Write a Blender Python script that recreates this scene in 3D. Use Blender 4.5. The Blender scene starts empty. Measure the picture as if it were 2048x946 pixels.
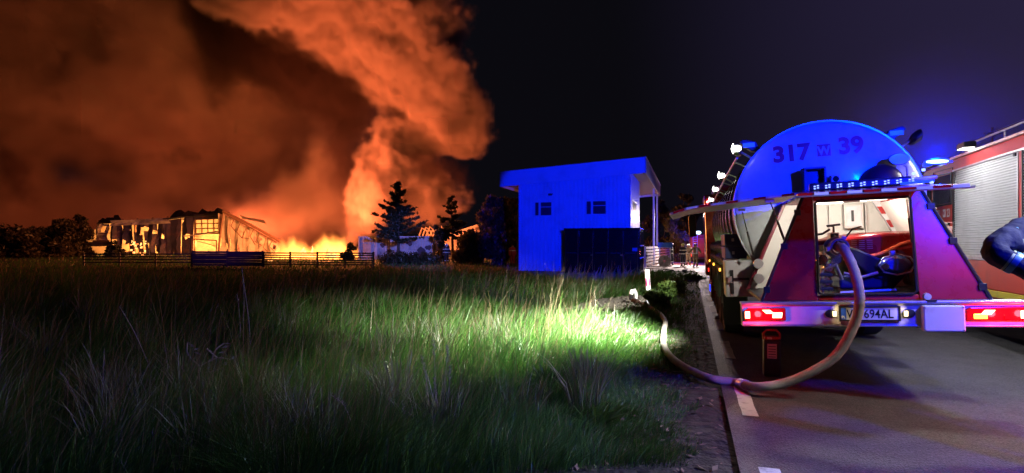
import bpy, bmesh, math, random
import numpy as np
from mathutils import Vector, Matrix, Euler
C = bpy.context.scene
COL = C.collection
R = math.radians
random.seed(7)
rng = np.random.default_rng(11)

# ------------------------------------------------------------------ camera
F = 1150.0            # focal length in photograph pixels (2048 wide)
CAMZ = 1.45           # lens height above the road
def P(px, py, Y):
    """Real-world point that lies Y metres ahead of the lens in the direction of a photograph pixel."""
    return Vector(((px - 1024) / F * Y, Y, CAMZ + (487 - py) / F * Y))
cd = bpy.data.cameras.new('camera'); cam = bpy.data.objects.new('camera', cd); COL.objects.link(cam)
cam.location = (0, 0, CAMZ); cam.rotation_euler = (R(90), 0, 0)
cd.lens = 36 * F / 2048; cd.shift_y = 14 / 2048; cd.clip_start = .05; cd.clip_end = 3000
C.camera = cam

# ------------------------------------------------------------------ night sky
w = bpy.data.worlds.new('World'); C.world = w; w.use_nodes = True
bgn = w.node_tree.nodes['Background']
bgn.inputs[1].default_value = 1.0
wt = w.node_tree                       # dark sky, a little paler and more purple towards the lit road on the right
wc = wt.nodes.new('ShaderNodeTexCoord'); wd = wt.nodes.new('ShaderNodeVectorMath'); wd.operation = 'DOT_PRODUCT'; wd.inputs[1].default_value = (.92, .30, .25)
wr = wt.nodes.new('ShaderNodeValToRGB'); we = wr.color_ramp.elements
wr.color_ramp.interpolation = 'EASE'; we[0].position = .5; we[0].color = (.0030, .0028, .0045, 1); we[1].position = .95; we[1].color = (.021, .0155, .046, 1)
wt.links.new(wc.outputs['Generated'], wd.inputs[0]); wt.links.new(wd.outputs['Value'], wr.inputs[0]); wt.links.new(wr.outputs[0], bgn.inputs[0])
C.view_settings.view_transform = 'Standard'; C.view_settings.look = 'None'
C.view_settings.exposure = 0; C.view_settings.gamma = 1
C.render.engine = 'CYCLES'
cy = C.cycles
cy.use_denoising = True
cy.max_bounces = 5; cy.diffuse_bounces = 2; cy.glossy_bounces = 3; cy.transmission_bounces = 4
cy.volume_bounces = 2; cy.volume_step_rate = 1.5; cy.volume_max_steps = 220
cy.transparent_max_bounces = 8; cy.caustics_reflective = False; cy.caustics_refractive = False
cy.sample_clamp_indirect = 4.0

# ------------------------------------------------------------------ frames of the two big vehicles and the road
TC = Vector((3.369, 5.26, 0)); TYAW, TROLL = 17.2, 2.2
FWD = Vector((math.sin(R(TYAW)), math.cos(R(TYAW)), 0)); RGT = Vector((FWD.y, -FWD.x, 0))
TM = Matrix.Translation(TC) @ Euler((0, R(-TROLL), R(-TYAW))).to_matrix().to_4x4()
def T_(x, y, z): return TM @ Vector((x, y, z))
EC = Vector((6.46, 7.25, 0)); EYAW = 20.2
EM_ = Matrix.Translation(EC) @ Euler((0, 0, R(-EYAW))).to_matrix().to_4x4()
def E_(x, y, z): return EM_ @ Vector((x, y, z))

# ------------------------------------------------------------------ lamps (most stand where something burns or shines; added fills are noted)
def lamp(name, typ, loc, energy, color, target=None, **k):
    d = bpy.data.lights.new(name, typ); d.energy = energy; d.color = color
    for a, b in k.items(): setattr(d, a, b)
    o = bpy.data.objects.new(name, d); o.location = loc; COL.objects.link(o)
    if target is not None:
        o.rotation_euler = (Vector(target) - Vector(loc)).to_track_quat('-Z', 'Y').to_euler()
    return o
FIRE = (1, .165, .05); BLUE = (0.0, .012, 1.0); WHITE = (1, .98, .86)
def spot(name, loc, tgt, e, col, ang, r=.1, blend=.4):
    return lamp(name, 'SPOT', loc, e, col, tgt, shadow_soft_size=r, spot_size=R(ang), spot_blend=blend)
# fires on the burning site
spot('fire_light', P(560, 482, 84), P(820, 180, 108), 2.0e5, FIRE, 100, 3, .6)
spot('fire_light', P(720, 480, 88), P(860, 300, 108), .35e5, FIRE, 120, 3, .6)
spot('fire_light', P(470, 480, 105), P(450, 300, 150), .55e5, FIRE, 120, 3, .6)
spot('fire_light', P(200, 480, 112), P(200, 300, 150), .38e5, FIRE, 120, 3, .6)
for px_, py_, Y_, e_ in [(725, 450, 98, .035), (590, 470, 108, .09), (520, 470, 112, .07), (330, 470, 125, .06), (640, 478, 92, .09)]:
    lamp('fire_light', 'POINT', P(px_, py_, Y_), e_ * 1e5, FIRE, shadow_soft_size=4)
for px_, py_, Y_, e_ in [(300, 480, 97, 5500), (400, 485, 96.5, 6500), (205, 490, 96, 4500), (250, 505, 84, 220), (330, 505, 84, 260), (600, 512, 74, 1600)]:  # the two weak ones before the front wall are added fill
    lamp('hall_fire_light', 'POINT', P(px_, py_, Y_), e_, (1, .36, .07), shadow_soft_size=1)
lamp('hall_fire_light', 'POINT', P(600, 470, 84), 15000, (1, .33, .08), shadow_soft_size=2)
lamp('fire_light', 'POINT', P(790, 400, 68), 20000, (1, .25, .06), shadow_soft_size=2)  # added in mid air to warm the trees beside the gatehouse
lamp('fire_light', 'POINT', P(650, 492, 63), 6500, (1, .27, .06), shadow_soft_size=1)
lamp('shed_fire_light', 'POINT', P(890, 446, 78), 8000, (1, .26, .08), shadow_soft_size=1)
# floodlights along the tanker's left edge
LAMPS = [(-.97, 1.85, 2.68), (-1.03, 4.3, 2.62), (-1.03, 6.62, 2.6), (-1.03, 9.2, 2.57)]
spot('flood_light', T_(-1.14, 4.3, 2.6), (.35, 8.0, -.3), 8500, WHITE, 46, .06, .95)
spot('flood_light', T_(-1.14, 6.62, 2.6), P(1170, 592, 17), 2800, WHITE, 55, .06, .95)
spot('flood_light', T_(-1.10, 1.85, 2.66), (.55, 9.9, -.3), 15500, WHITE, 64, .06, 1)
spot('flood_light', T_(-1.14, 9.2, 2.56), P(1345, 590, 18), 2800, WHITE, 38, .06, .8)
# side lamps of the fire engine at the right and its beacons
for yy, e_, an_ in [(-1.2, 210, 112), (-3.6, 270, 112), (1.3, 34, 165)]:
    spot('side_light', E_(-.32, yy, 2.95), E_(-1.0, yy - .1, 0), e_, (1, .97, .94), an_, .12, .5)
spot('beacon_light', E_(-.1, -5.9, 3.25), T_(-.1, 1.8, 2.5), 2600, BLUE, 34, .1, .8)
spot('beacon_light', E_(-.1, -5.9, 3.3), T_(-1.5, 0, .6), 1100, BLUE, 120, .1, .7)
spot('side_light', E_(-.34, -4.6, 2.95), P(420, 900, 5), 620, (.95, 1, .92), 78, .15, 1)  # added fill for the dark near grass; no side lamp stands here
spot('beacon_light', T_(-.8, 2.4, 3.15), P(1168, 426, 34), 38000, BLUE, 22.5, .1, .2)
spot('beacon_light', T_(-.8, 2.6, 3.2), P(800, 495, 60), 80000, (.16, .2, 1), 10, .1, .7)
lamp('beacon_light', 'POINT', E_(.15, 3.8, 3.12), 260, BLUE, shadow_soft_size=.1)
spot('flood_light', T_(1.14, 2.0, 2.66), E_(0, 1.1, 1.7), 50, (.93, .94, 1), 150, .1, .7)
spot('flood_light', T_(1.16, 4.3, 2.62), E_(0, 1.0, 1.0), 90, (.93, .94, 1), 150, .1, .7)
spot('beacon_light', T_(-.8, 2.8, 3.2), P(310, 480, 90), 16000, (.25, .05, 1), 10, .1, .8)
# pump bay strip light
spot('bay_light', T_(-.28, .55, 1.86), T_(0, 1.3, 1.2), 55, (1, .96, .84), 140, .05, .5)
lamp('bay_light', 'POINT', T_(.2, .9, 1.82), 9, (1, .93, .78), shadow_soft_size=.06)
# far engine
lamp('beacon_light', 'POINT', P(1400, 452, 55.5), 420, BLUE, shadow_soft_size=.2)
spot('yard_light', P(1385, 430, 50), P(1362, 528, 45), 9000, (1, .8, .75), 95, .2, .6)
lamp('yard_light', 'POINT', P(1383, 505, 52), 260, (1, .2, .12), shadow_soft_size=.2)

# ------------------------------------------------------------------ materials
def mat(name, base, rough=.5, metal=0.0, var=.2, scale=8.0, bump=0.0, bscale=60.0, coat=0.0, trans=0.0, dirt=None, dscale=3.0):
    m = bpy.data.materials.new(name); m.use_nodes = True
    t = m.node_tree; b = t.nodes['Principled BSDF']
    tc = t.nodes.new('ShaderNodeTexCoord')
    n = t.nodes.new('ShaderNodeTexNoise'); n.inputs['Scale'].default_value = scale; n.inputs['Detail'].default_value = 5
    t.links.new(tc.outputs['Object'], n.inputs['Vector'])
    mx = t.nodes.new('ShaderNodeMix'); mx.data_type = 'RGBA'
    mx.inputs[6].default_value = (*[c * (1 - var) for c in base], 1); mx.inputs[7].default_value = (*[min(1, c * (1 + var)) for c in base], 1)
    t.links.new(n.outputs[0], mx.inputs[0]); colour = mx.outputs[2]
    if dirt:
        n2 = t.nodes.new('ShaderNodeTexNoise'); n2.inputs['Scale'].default_value = dscale; n2.inputs['Detail'].default_value = 7; n2.inputs['Roughness'].default_value = .65
        t.links.new(tc.outputs['Object'], n2.inputs['Vector'])
        rp = t.nodes.new('ShaderNodeMapRange'); rp.inputs[1].default_value = .5; rp.inputs[2].default_value = .72
        t.links.new(n2.outputs[0], rp.inputs[0])
        m2 = t.nodes.new('ShaderNodeMix'); m2.data_type = 'RGBA'; m2.inputs[7].default_value = (*dirt, 1)
        t.links.new(rp.outputs[0], m2.inputs[0]); t.links.new(colour, m2.inputs[6]); colour = m2.outputs[2]
    t.links.new(colour, b.inputs['Base Color'])
    b.inputs['Roughness'].default_value = rough; b.inputs['Metallic'].default_value = metal
    if coat: b.inputs['Coat Weight'].default_value = coat; b.inputs['Coat Roughness'].default_value = .08
    if trans: b.inputs['Transmission Weight'].default_value = trans
    if rough > .05:
        rr = t.nodes.new('ShaderNodeMapRange'); rr.inputs[3].default_value = rough * .8; rr.inputs[4].default_value = min(1, rough * 1.2)
        t.links.new(n.outputs[0], rr.inputs[0]); t.links.new(rr.outputs[0], b.inputs['Roughness'])
    if bump:
        nb = t.nodes.new('ShaderNodeTexNoise'); nb.inputs['Scale'].default_value = bscale; nb.inputs['Detail'].default_value = 6
        t.links.new(tc.outputs['Object'], nb.inputs['Vector'])
        bp = t.nodes.new('ShaderNodeBump'); bp.inputs['Strength'].default_value = bump; bp.inputs['Distance'].default_value = .02
        t.links.new(nb.outputs[0], bp.inputs['Height']); t.links.new(bp.outputs[0], b.inputs['Normal'])
    return m
def glow(name, col, strength):
    m = mat(name, [min(1, c) for c in col], .3, var=.05)
    b = m.node_tree.nodes['Principled BSDF']
    b.inputs['Emission Color'].default_value = (*col, 1); b.inputs['Emission Strength'].default_value = strength
    return m
def leafy(name, base, tint='tint', transl=.35):
    """Foliage: colour attribute 'tint' multiplies the base; thin faces let some light through."""
    m = bpy.data.materials.new(name); m.use_nodes = True; t = m.node_tree; t.nodes.clear()
    out = t.nodes.new('ShaderNodeOutputMaterial')
    at = t.nodes.new('ShaderNodeAttribute'); at.attribute_name = tint
    mx = t.nodes.new('ShaderNodeMix'); mx.data_type = 'RGBA'; mx.blend_type = 'MULTIPLY'; mx.inputs[0].default_value = 1
    mx.inputs[6].default_value = (*base, 1); t.links.new(at.outputs['Color'], mx.inputs[7])
    d = t.nodes.new('ShaderNodeBsdfDiffuse'); tr = t.nodes.new('ShaderNodeBsdfTranslucent')
    g = t.nodes.new('ShaderNodeBsdfGlossy'); g.inputs['Roughness'].default_value = .45
    t.links.new(mx.outputs[2], d.inputs['Color']); t.links.new(mx.outputs[2], tr.inputs['Color'])
    ms = t.nodes.new('ShaderNodeMixShader'); ms.inputs[0].default_value = transl
    t.links.new(d.outputs[0], ms.inputs[1]); t.links.new(tr.outputs[0], ms.inputs[2])
    m2 = t.nodes.new('ShaderNodeMixShader'); m2.inputs[0].default_value = .04
    t.links.new(ms.outputs[0], m2.inputs[1]); t.links.new(g.outputs[0], m2.inputs[2])
    t.links.new(m2.outputs[0], out.inputs['Surface'])
    return m

M_ = dict(
    white=mat('white_paint', (.72, .72, .74), .35, var=.06, dirt=(.45, .42, .4), dscale=2.5),
    tankend=mat('tank_end_paint', (.62, .64, .66), .28, var=.05, coat=.3, dirt=(.5, .5, .5), dscale=1.5),
    steel=mat('polished_steel', (.62, .62, .62), .22, 1.0, var=.08),
    alu=mat('brushed_aluminium', (.7, .7, .72), .38, .9, var=.08, dirt=(.4, .4, .4)),
    red=mat('fire_red_paint', (.36, .014, .018), .28, var=.1, coat=.5, dirt=(.3, .02, .02), dscale=2),
    orange_red=mat('signal_red_paint', (.74, .055, .03), .35, var=.08, coat=.3, dirt=(.5, .05, .03), dscale=1.5),
    dark=mat('black_plastic', (.018, .018, .02), .45, var=.3, bump=.1),
    rubber=mat('tyre_rubber', (.02, .02, .021), .8, var=.3, bump=.3),
    chassis=mat('chassis_black', (.022, .022, .024), .5, var=.3),
    glass=mat('dark_glass', (.02, .022, .028), .06, var=.1),
    bluebox=mat('dark_blue_box', (.03, .04, .14), .4, var=.1),
    liner=mat('bay_liner', (.78, .76, .7), .5, var=.05, dirt=(.6, .57, .5)),
    yellow=mat('yellow_stripe', (.8, .62, .02), .4, var=.08, dirt=(.5, .38, .05)),
    hose=mat('hose_canvas', (.33, .30, .27), .8, var=.25, scale=14, bump=.35, bscale=160, dirt=(.22, .17, .15), dscale=5),
    chrome=mat('chrome', (.75, .75, .76), .12, 1.0, var=.05),
    redtext=mat('red_lettering', (.55, .02, .15), .4, var=.05),
    pink=mat('lettering_outline', (.75, .6, .62), .4, var=.05),
    whitetext=mat('white_lettering', (.85, .85, .85), .4, var=.03),
    black=mat('black_print', (.012, .012, .016), .4, var=.05),
    bluebeacon=glow('blue_beacon_glass', (.01, .05, 1), 1.6),
    beaconhot=glow('beacon_core', (.55, .85, 1), 4),
    lampglow=glow('flood_lens', (1, .98, .9), 9),
    tail=mat('tail_lens', (.42, .008, .012), .15, var=.1, coat=.6),
    tailglow=glow('tail_lamp_lit', (1, .05, .05), 7),
    tailhot=glow('tail_lamp_hot', (1, .3, .16), 9),
    amber=glow('indicator_lit', (1, .45, .04), 6),
    plateglow=glow('plate_lamp_lit', (1, .8, .42), 2.2),
    bayglow=glow('bay_lamp_lit', (1, .95, .8), 3.5),
    led=glow('led_blue_white', (.35, .5, 1), 1.8),
    markerred=glow('marker_red', (1, .03, .02), 2.5),
)

# ------------------------------------------------------------------ mesh helpers
class MB:
    def __init__(s): s.v = []; s.f = []
    def add(s, v, f):
        o = len(s.v); s.v += [tuple(x) for x in v]; s.f += [tuple(i + o for i in q) for q in f]; return s
    def box(s, x0, x1, y0, y1, z0, z1, m=None):
        v = [Vector(p) for p in ((x0,y0,z0),(x1,y0,z0),(x1,y1,z0),(x0,y1,z0),(x0,y0,z1),(x1,y0,z1),(x1,y1,z1),(x0,y1,z1))]
        if m is not None: v = [m @ p for p in v]
        return s.add(v, [(0,3,2,1),(4,5,6,7),(0,1,5,4),(1,2,6,5),(2,3,7,6),(3,0,4,7)])
    def prism(s, poly, vec):
        """poly: list of 3-D points in one plane; vec: extrusion."""
        n = len(poly); vec = Vector(vec); a = [Vector(p) for p in poly]; b = [p + vec for p in a]
        return s.add(a + b, [tuple(range(n))[::-1], tuple(range(n, 2*n))] + [(i, (i+1) % n, n + (i+1) % n, n + i) for i in range(n)])
    def rings(s, rings, close=True, caps=True):
        n = len(rings[0]); v = [p for r in rings for p in r]; f = []
        for k in range(len(rings) - 1):
            for i in range(n if close else n - 1):
                j = (i + 1) % n; f.append((k*n+i, k*n+j, (k+1)*n+j, (k+1)*n+i))
        if caps: f += [tuple(range(n))[::-1], tuple(range((len(rings)-1)*n, len(rings)*n))]
        return s.add(v, f)
    def tube(s, path, r, n=8, caps=True):
        path = [Vector(p) for p in path]; rs = r if isinstance(r, (list, tuple)) else [r] * len(path); out = []
        up = None
        for i, p in enumerate(path):
            d = (path[min(i+1, len(path)-1)] - path[max(i-1, 0)]).normalized()
            if up is None: up = d.orthogonal().normalized()
            else:
                up = up - d * up.dot(d)
                up = up.normalized() if up.length > 1e-6 else d.orthogonal().normalized()
            q = d.cross(up)
            out.append([p + (up * math.cos(a) + q * math.sin(a)) * rs[i] for a in [2*math.pi*k/n for k in range(n)]])
        return s.rings(out, True, caps)
    def cyl(s, a, b, r0, r1=None, n=16): return s.tube([a, b], [r0, r0 if r1 is None else r1], n)
    def lathe(s, prof, m, n=32, arc=(0, 2*math.pi), caps=False):
        """prof: (radius, height) along local z; m: 4x4."""
        full = abs(arc[1] - arc[0] - 2*math.pi) < 1e-6; k = n if full else n + 1
        rg = [[m @ Vector((r*math.cos(arc[0]+(arc[1]-arc[0])*i/n), r*math.sin(arc[0]+(arc[1]-arc[0])*i/n), z)) for i in range(k)] for r, z in prof]
        return s.rings(rg, full, caps)
    def ball(s, c, r, n=12, sc=(1,1,1)):
        c = Vector(c); rg = []
        for k in range(1, n//2):
            a = math.pi*k/(n//2)
            rg.append([c + Vector((r*math.sin(a)*math.cos(2*math.pi*i/n)*sc[0], r*math.sin(a)*math.sin(2*math.pi*i/n)*sc[1], r*math.cos(a)*sc[2])) for i in range(n)])
        return s.rings(rg[::-1])
    def build(s, name, m, parent=None, smooth=False, bevel=0, label=None, kind=None):
        me = bpy.data.meshes.new(name); me.from_pydata(s.v, [], s.f); me.update()
        bm = bmesh.new(); bm.from_mesh(me); bmesh.ops.recalc_face_normals(bm, faces=bm.faces); bm.to_mesh(me); bm.free()
        return link(name, me, m, parent, smooth, bevel, label, kind)
def link(name, me, m, parent=None, smooth=False, bevel=0, label=None, kind=None):
    o = bpy.data.objects.new(name, me); COL.objects.link(o)
    if m is not None: me.materials.append(M_[m] if isinstance(m, str) else m)
    if parent is not None: o.parent = parent
    if smooth:
        me.polygons.foreach_set('use_smooth', [True] * len(me.polygons))
        if smooth != 'all':
            md = o.modifiers.new('split', 'EDGE_SPLIT'); md.split_angle = R(40)
    if bevel:
        md = o.modifiers.new('bevel', 'BEVEL'); md.width = bevel; md.segments = 2; md.limit_method = 'ANGLE'; md.angle_limit = R(40)
    if label: o['label'] = label
    if kind: o['kind'] = kind
    return o
def thing(name, label, cat, loc=(0,0,0), rot=(0,0,0), group=None):
    o = bpy.data.objects.new(name, None); COL.objects.link(o); o.location = loc; o.rotation_euler = rot
    o.empty_display_size = .1
    return tag(o, label, cat, group)
def tag(o, label, cat, group=None):
    o['label'] = label; o['category'] = cat
    if group: o['group'] = group
    return o
def frame_y(loc, yaw=0, pitch=0, roll=0): return Matrix.Translation(loc) @ Euler((pitch, roll, yaw)).to_matrix().to_4x4()
AX_Y = Matrix.Rotation(R(-90), 4, 'X')   # local z -> +y
AX_X = Matrix.Rotation(R(90), 4, 'Y')    # local z -> +x
def text(name, s, size, m, parent, mw, bold=.0, depth=.002, align='LEFT', sx=1.0, kind=None):
    cu = bpy.data.curves.new(name, 'FONT'); cu.body = s; cu.size = size; cu.extrude = depth; cu.offset = bold; cu.align_x = align
    cu.resolution_u = 4
    o = bpy.data.objects.new(name, cu); COL.objects.link(o)
    bpy.context.view_layer.update()
    dg = bpy.context.evaluated_depsgraph_get()
    me = bpy.data.meshes.new_from_object(o.evaluated_get(dg)); bpy.data.objects.remove(o); bpy.data.curves.remove(cu)
    me.transform(mw @ Matrix.Diagonal((sx, 1, 1, 1)))
    return link(name, me, m, parent)
UPR = Matrix.Rotation(R(90), 4, 'X')     # text lying in xy -> facing -y, upright
def npmesh(name, verts, faces_flat, nloop, tint=None):
    """Fast mesh from numpy: verts (n,3), faces (m,k) all the same size."""
    me = bpy.data.meshes.new(name)
    m, k = faces_flat.shape
    me.vertices.add(len(verts)); me.vertices.foreach_set('co', verts.astype(np.float32).ravel())
    me.loops.add(m * k); me.loops.foreach_set('vertex_index', faces_flat.astype(np.int32).ravel())
    me.polygons.add(m); me.polygons.foreach_set('loop_start', np.arange(0, m*k, k, dtype=np.int32))
    if tint is not None:
        a = me.color_attributes.new('tint', 'FLOAT_COLOR', 'POINT')
        a.data.foreach_set('color', np.concatenate([tint, np.ones((len(tint), 1))], 1).astype(np.float32).ravel())
    me.update(calc_edges=True); me.validate()
    return me
# ------------------------------------------------------------------ ground, road, verge, grass
def sstep(a, b, x):
    t = np.clip((np.asarray(x, float) - a) / (b - a), 0, 1); return t * t * (3 - 2 * t)
def wob(x, y, k=1.0, o=0.0):
    return (np.sin(x*1.3*k+o) * np.cos(y*1.1*k-o*2) + .6*np.sin(x*2.9*k+1.3*y*k+o) + .4*np.cos(y*4.7*k-x*3.1*k+2*o) + .25*np.sin(x*8.3*k-y*6.1*k)) / 2.25
def qt(x, y):
    dx = x - TC.x; dy = y - TC.y
    return dx*RGT.x + dy*RGT.y, dx*FWD.x + dy*FWD.y
def xy(q, t): return TC.x + q*RGT.x + t*FWD.x, TC.y + q*RGT.y + t*FWD.y
def road_z(t): return -.42 * sstep(16, 48, t)
QL, QR = -1.36, 8.2          # asphalt edges
def gz(x, y):
    q, t = qt(np.asarray(x, float), np.asarray(y, float)); rz = road_z(t)
    sl = QL - q; sr = q - QR; s = np.maximum(sl, sr)
    k = sstep(.4, 4.0, s)
    z = rz * (1 - k) + (-.30) * k
    bump = .05 * wob(x, y, .9) * sstep(.2, 2.0, s)
    return np.where(s > 0, z - .012 - .03*sstep(0,.3,s) + bump, rz - .05)
def grid_sheet(name, qs, ts, zf, m, parent=None, kind=None, label=None, uvq=True):
    qq, tt = np.meshgrid(qs, ts); x, y = xy(qq, tt); z = zf(x, y)
    v = np.stack([x, y, z], -1).reshape(-1, 3); n = len(qs); k = len(ts)
    i = (np.arange(k-1)[:, None]*n + np.arange(n-1)[None]).ravel()
    me = npmesh(name, v, np.stack([i, i+1, i+n+1, i+n], -1), 4)
    o = link(name, me, m, parent, smooth='all'); 
    if kind: o['kind'] = kind
    if label: o['label'] = label
    return o
def soil_mat():
    m = mat('soil', (.034, .027, .019), .97, var=.7, scale=9, bump=1.0, bscale=9, dirt=(.022, .03, .012), dscale=2.2)
    [n for n in m.node_tree.nodes if n.type == 'BUMP'][0].inputs['Distance'].default_value = .09
    return m
M_['soil'] = soil_mat()
def asphalt():
    m = bpy.data.materials.new('asphalt'); m.use_nodes = True; t = m.node_tree; b = t.nodes['Principled BSDF']
    tc = t.nodes.new('ShaderNodeTexCoord')
    def nz(sc, d=4, r=.6):
        n = t.nodes.new('ShaderNodeTexNoise'); n.inputs['Scale'].default_value = sc; n.inputs['Detail'].default_value = d; n.inputs['Roughness'].default_value = r
        t.links.new(tc.outputs['Object'], n.inputs['Vector']); return n.outputs[0]
    vo = t.nodes.new('ShaderNodeTexVoronoi'); vo.inputs['Scale'].default_value = 95; t.links.new(tc.outputs['Object'], vo.inputs['Vector'])
    cr = t.nodes.new('ShaderNodeValToRGB'); e = cr.color_ramp.elements
    e[0].position = .25; e[0].color = (.016, .016, .018, 1); e[1].position = .75; e[1].color = (.115, .11, .105, 1)
    mx = t.nodes.new('ShaderNodeMix'); mx.inputs[0].default_value = .45
    t.links.new(nz(3.0, 9, .75), mx.inputs[2]); t.links.new(vo.outputs['Color'], mx.inputs[3]); t.links.new(mx.outputs[0], cr.inputs[0])
    t.links.new(cr.outputs[0], b.inputs['Base Color'])
    mr = t.nodes.new('ShaderNodeMapRange'); mr.inputs[3].default_value = .42; mr.inputs[4].default_value = .85
    t.links.new(nz(.5, 3), mr.inputs[0]); t.links.new(mr.outputs[0], b.inputs['Roughness'])
    bp = t.nodes.new('ShaderNodeBump'); bp.inputs['Strength'].default_value = .75; bp.inputs['Distance'].default_value = .012
    t.links.new(vo.outputs['Distance'], bp.inputs['Height']); t.links.new(bp.outputs[0], b.inputs['Normal'])
    return m
M_['asphalt'] = asphalt()
M_['dashpaint'] = mat('worn_road_paint', (.55, .55, .53), .7, var=.2, scale=30, bump=.4, dirt=(.09, .085, .08), dscale=7)
M_['gravel'] = mat('gravel', (.17, .15, .125), .9, var=.5, scale=40, bump=1, bscale=30, dirt=(.12, .1, .07), dscale=3)
M_['concrete'] = mat('yard_concrete', (.38, .33, .31), .8, var=.25, scale=2, dirt=(.16, .14, .13), dscale=.7)
qs = np.concatenate([[-190, -150, -120, -80, -60], np.arange(-50, -9, 1.5), np.arange(-8, -1.2, .25), [-1.0, 3, 8.0, 8.3, 9, 10, 12, 16, 30, 60, 95]])
ts = np.concatenate([[-60, -40, -20, -14], np.arange(-11, 30, .6), np.arange(30, 70, 2.0), [80, 100, 140, 175, 205]])
grid_sheet('ground', qs, ts, gz, 'soil', kind='structure')
tr_ = np.concatenate([[-60, -20], np.arange(-10, 50, 1.0), [60, 80, 120]])
road = grid_sheet('road', np.linspace(QL, QR, 12), tr_, lambda x, y: road_z(qt(x, y)[1]), 'asphalt', kind='structure')
dash = bpy.data.meshes.new('edge_dash')
vs = []; n_ = 8
for i in range(n_ + 1):
    t_ = 1.36 * i / n_; vs += [(0 + .004*math.sin(i*2.1), t_, 0), (.125 + .004*math.cos(i*1.7), t_, 0)]
dash.from_pydata(vs, [], [(2*i, 2*i+1, 2*i+3, 2*i+2) for i in range(n_)]); dash.materials.append(M_['dashpaint'])
for k in range(-3, 9):
    t0 = -.82 + 2.53*k; x_, y_ = xy(-1.24, t0)
    o = bpy.data.objects.new('edge_dash', dash); COL.objects.link(o); o.parent = road
    o.location = (x_, y_, float(road_z(t0)) + .004); o.rotation_euler = (0, 0, R(-TYAW))
# concrete yard beyond the grass, in front of the far engine
qs2 = np.linspace(-9.5, QL - .02, 14); ts2 = np.linspace(29.5, 66, 30)
grid_sheet('yard_pavement', qs2, ts2, lambda x, y: gz(x, y) + .035, 'concrete', kind='structure')
# bare gravel pull-in beside the marker post
GP = P(1222, 612, 15.0)
gq, gt = qt(GP.x, GP.y)
def in_gravel(x, y):
    q, t = qt(x, y); return ((q - gq) / 1.25)**2 + ((t - gt) / 3.0)**2 + .25 * wob(x, y, 2.2) < 1
a_ = np.linspace(0, 2*np.pi, 41)[:-1]; rr_ = np.linspace(0, 1.12, 7)
qq = gq + 1.25 * np.outer(rr_, np.cos(a_)) * (1 + .08*np.sin(5*a_)); tt = gt + 3.0 * np.outer(rr_, np.sin(a_)) * (1 + .1*np.sin(3*a_+1))
x_, y_ = xy(qq, tt); z_ = gz(x_, y_) + .035 - .05 * (rr_[:, None] > 1.0)
v_ = np.stack([x_, y_, z_], -1).reshape(-1, 3); n_ = 40
i_ = (np.arange(6)[:, None]*n_ + np.arange(n_)[None]); j_ = (np.arange(6)[:, None]*n_ + (np.arange(n_)[None]+1) % n_)
link('gravel_patch', npmesh('gravel_patch', v_, np.stack([i_, j_, j_+n_, i_+n_], -1).reshape(-1, 4), 4), 'gravel', smooth='all', kind='structure')
mb = MB()
for k in range(420):
    a = random.uniform(0, 6.283); r = math.sqrt(random.random()); q = gq + 1.2*r*math.cos(a); t = gt + 2.9*r*math.sin(a)
    x, y = xy(q, t); s = random.uniform(.012, .045)
    mb.ball((x, y, float(gz(x, y)) + .035 + s*.3), s, 6, (1, random.uniform(.6, 1.2), .6))
mb.build('gravel', 'gravel', kind='stuff')

HOUSE_C = Vector((7.2, 35.0, -.3))       # front right corner of the gatehouse, square to the road
def in_house(x, y):
    q, t = qt(x, y); hq, ht = qt(HOUSE_C.x, HOUSE_C.y)
    return (q < hq + .1) & (q > hq - 7.3) & (t > ht - 2.9) & (t < ht + 7)

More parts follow.
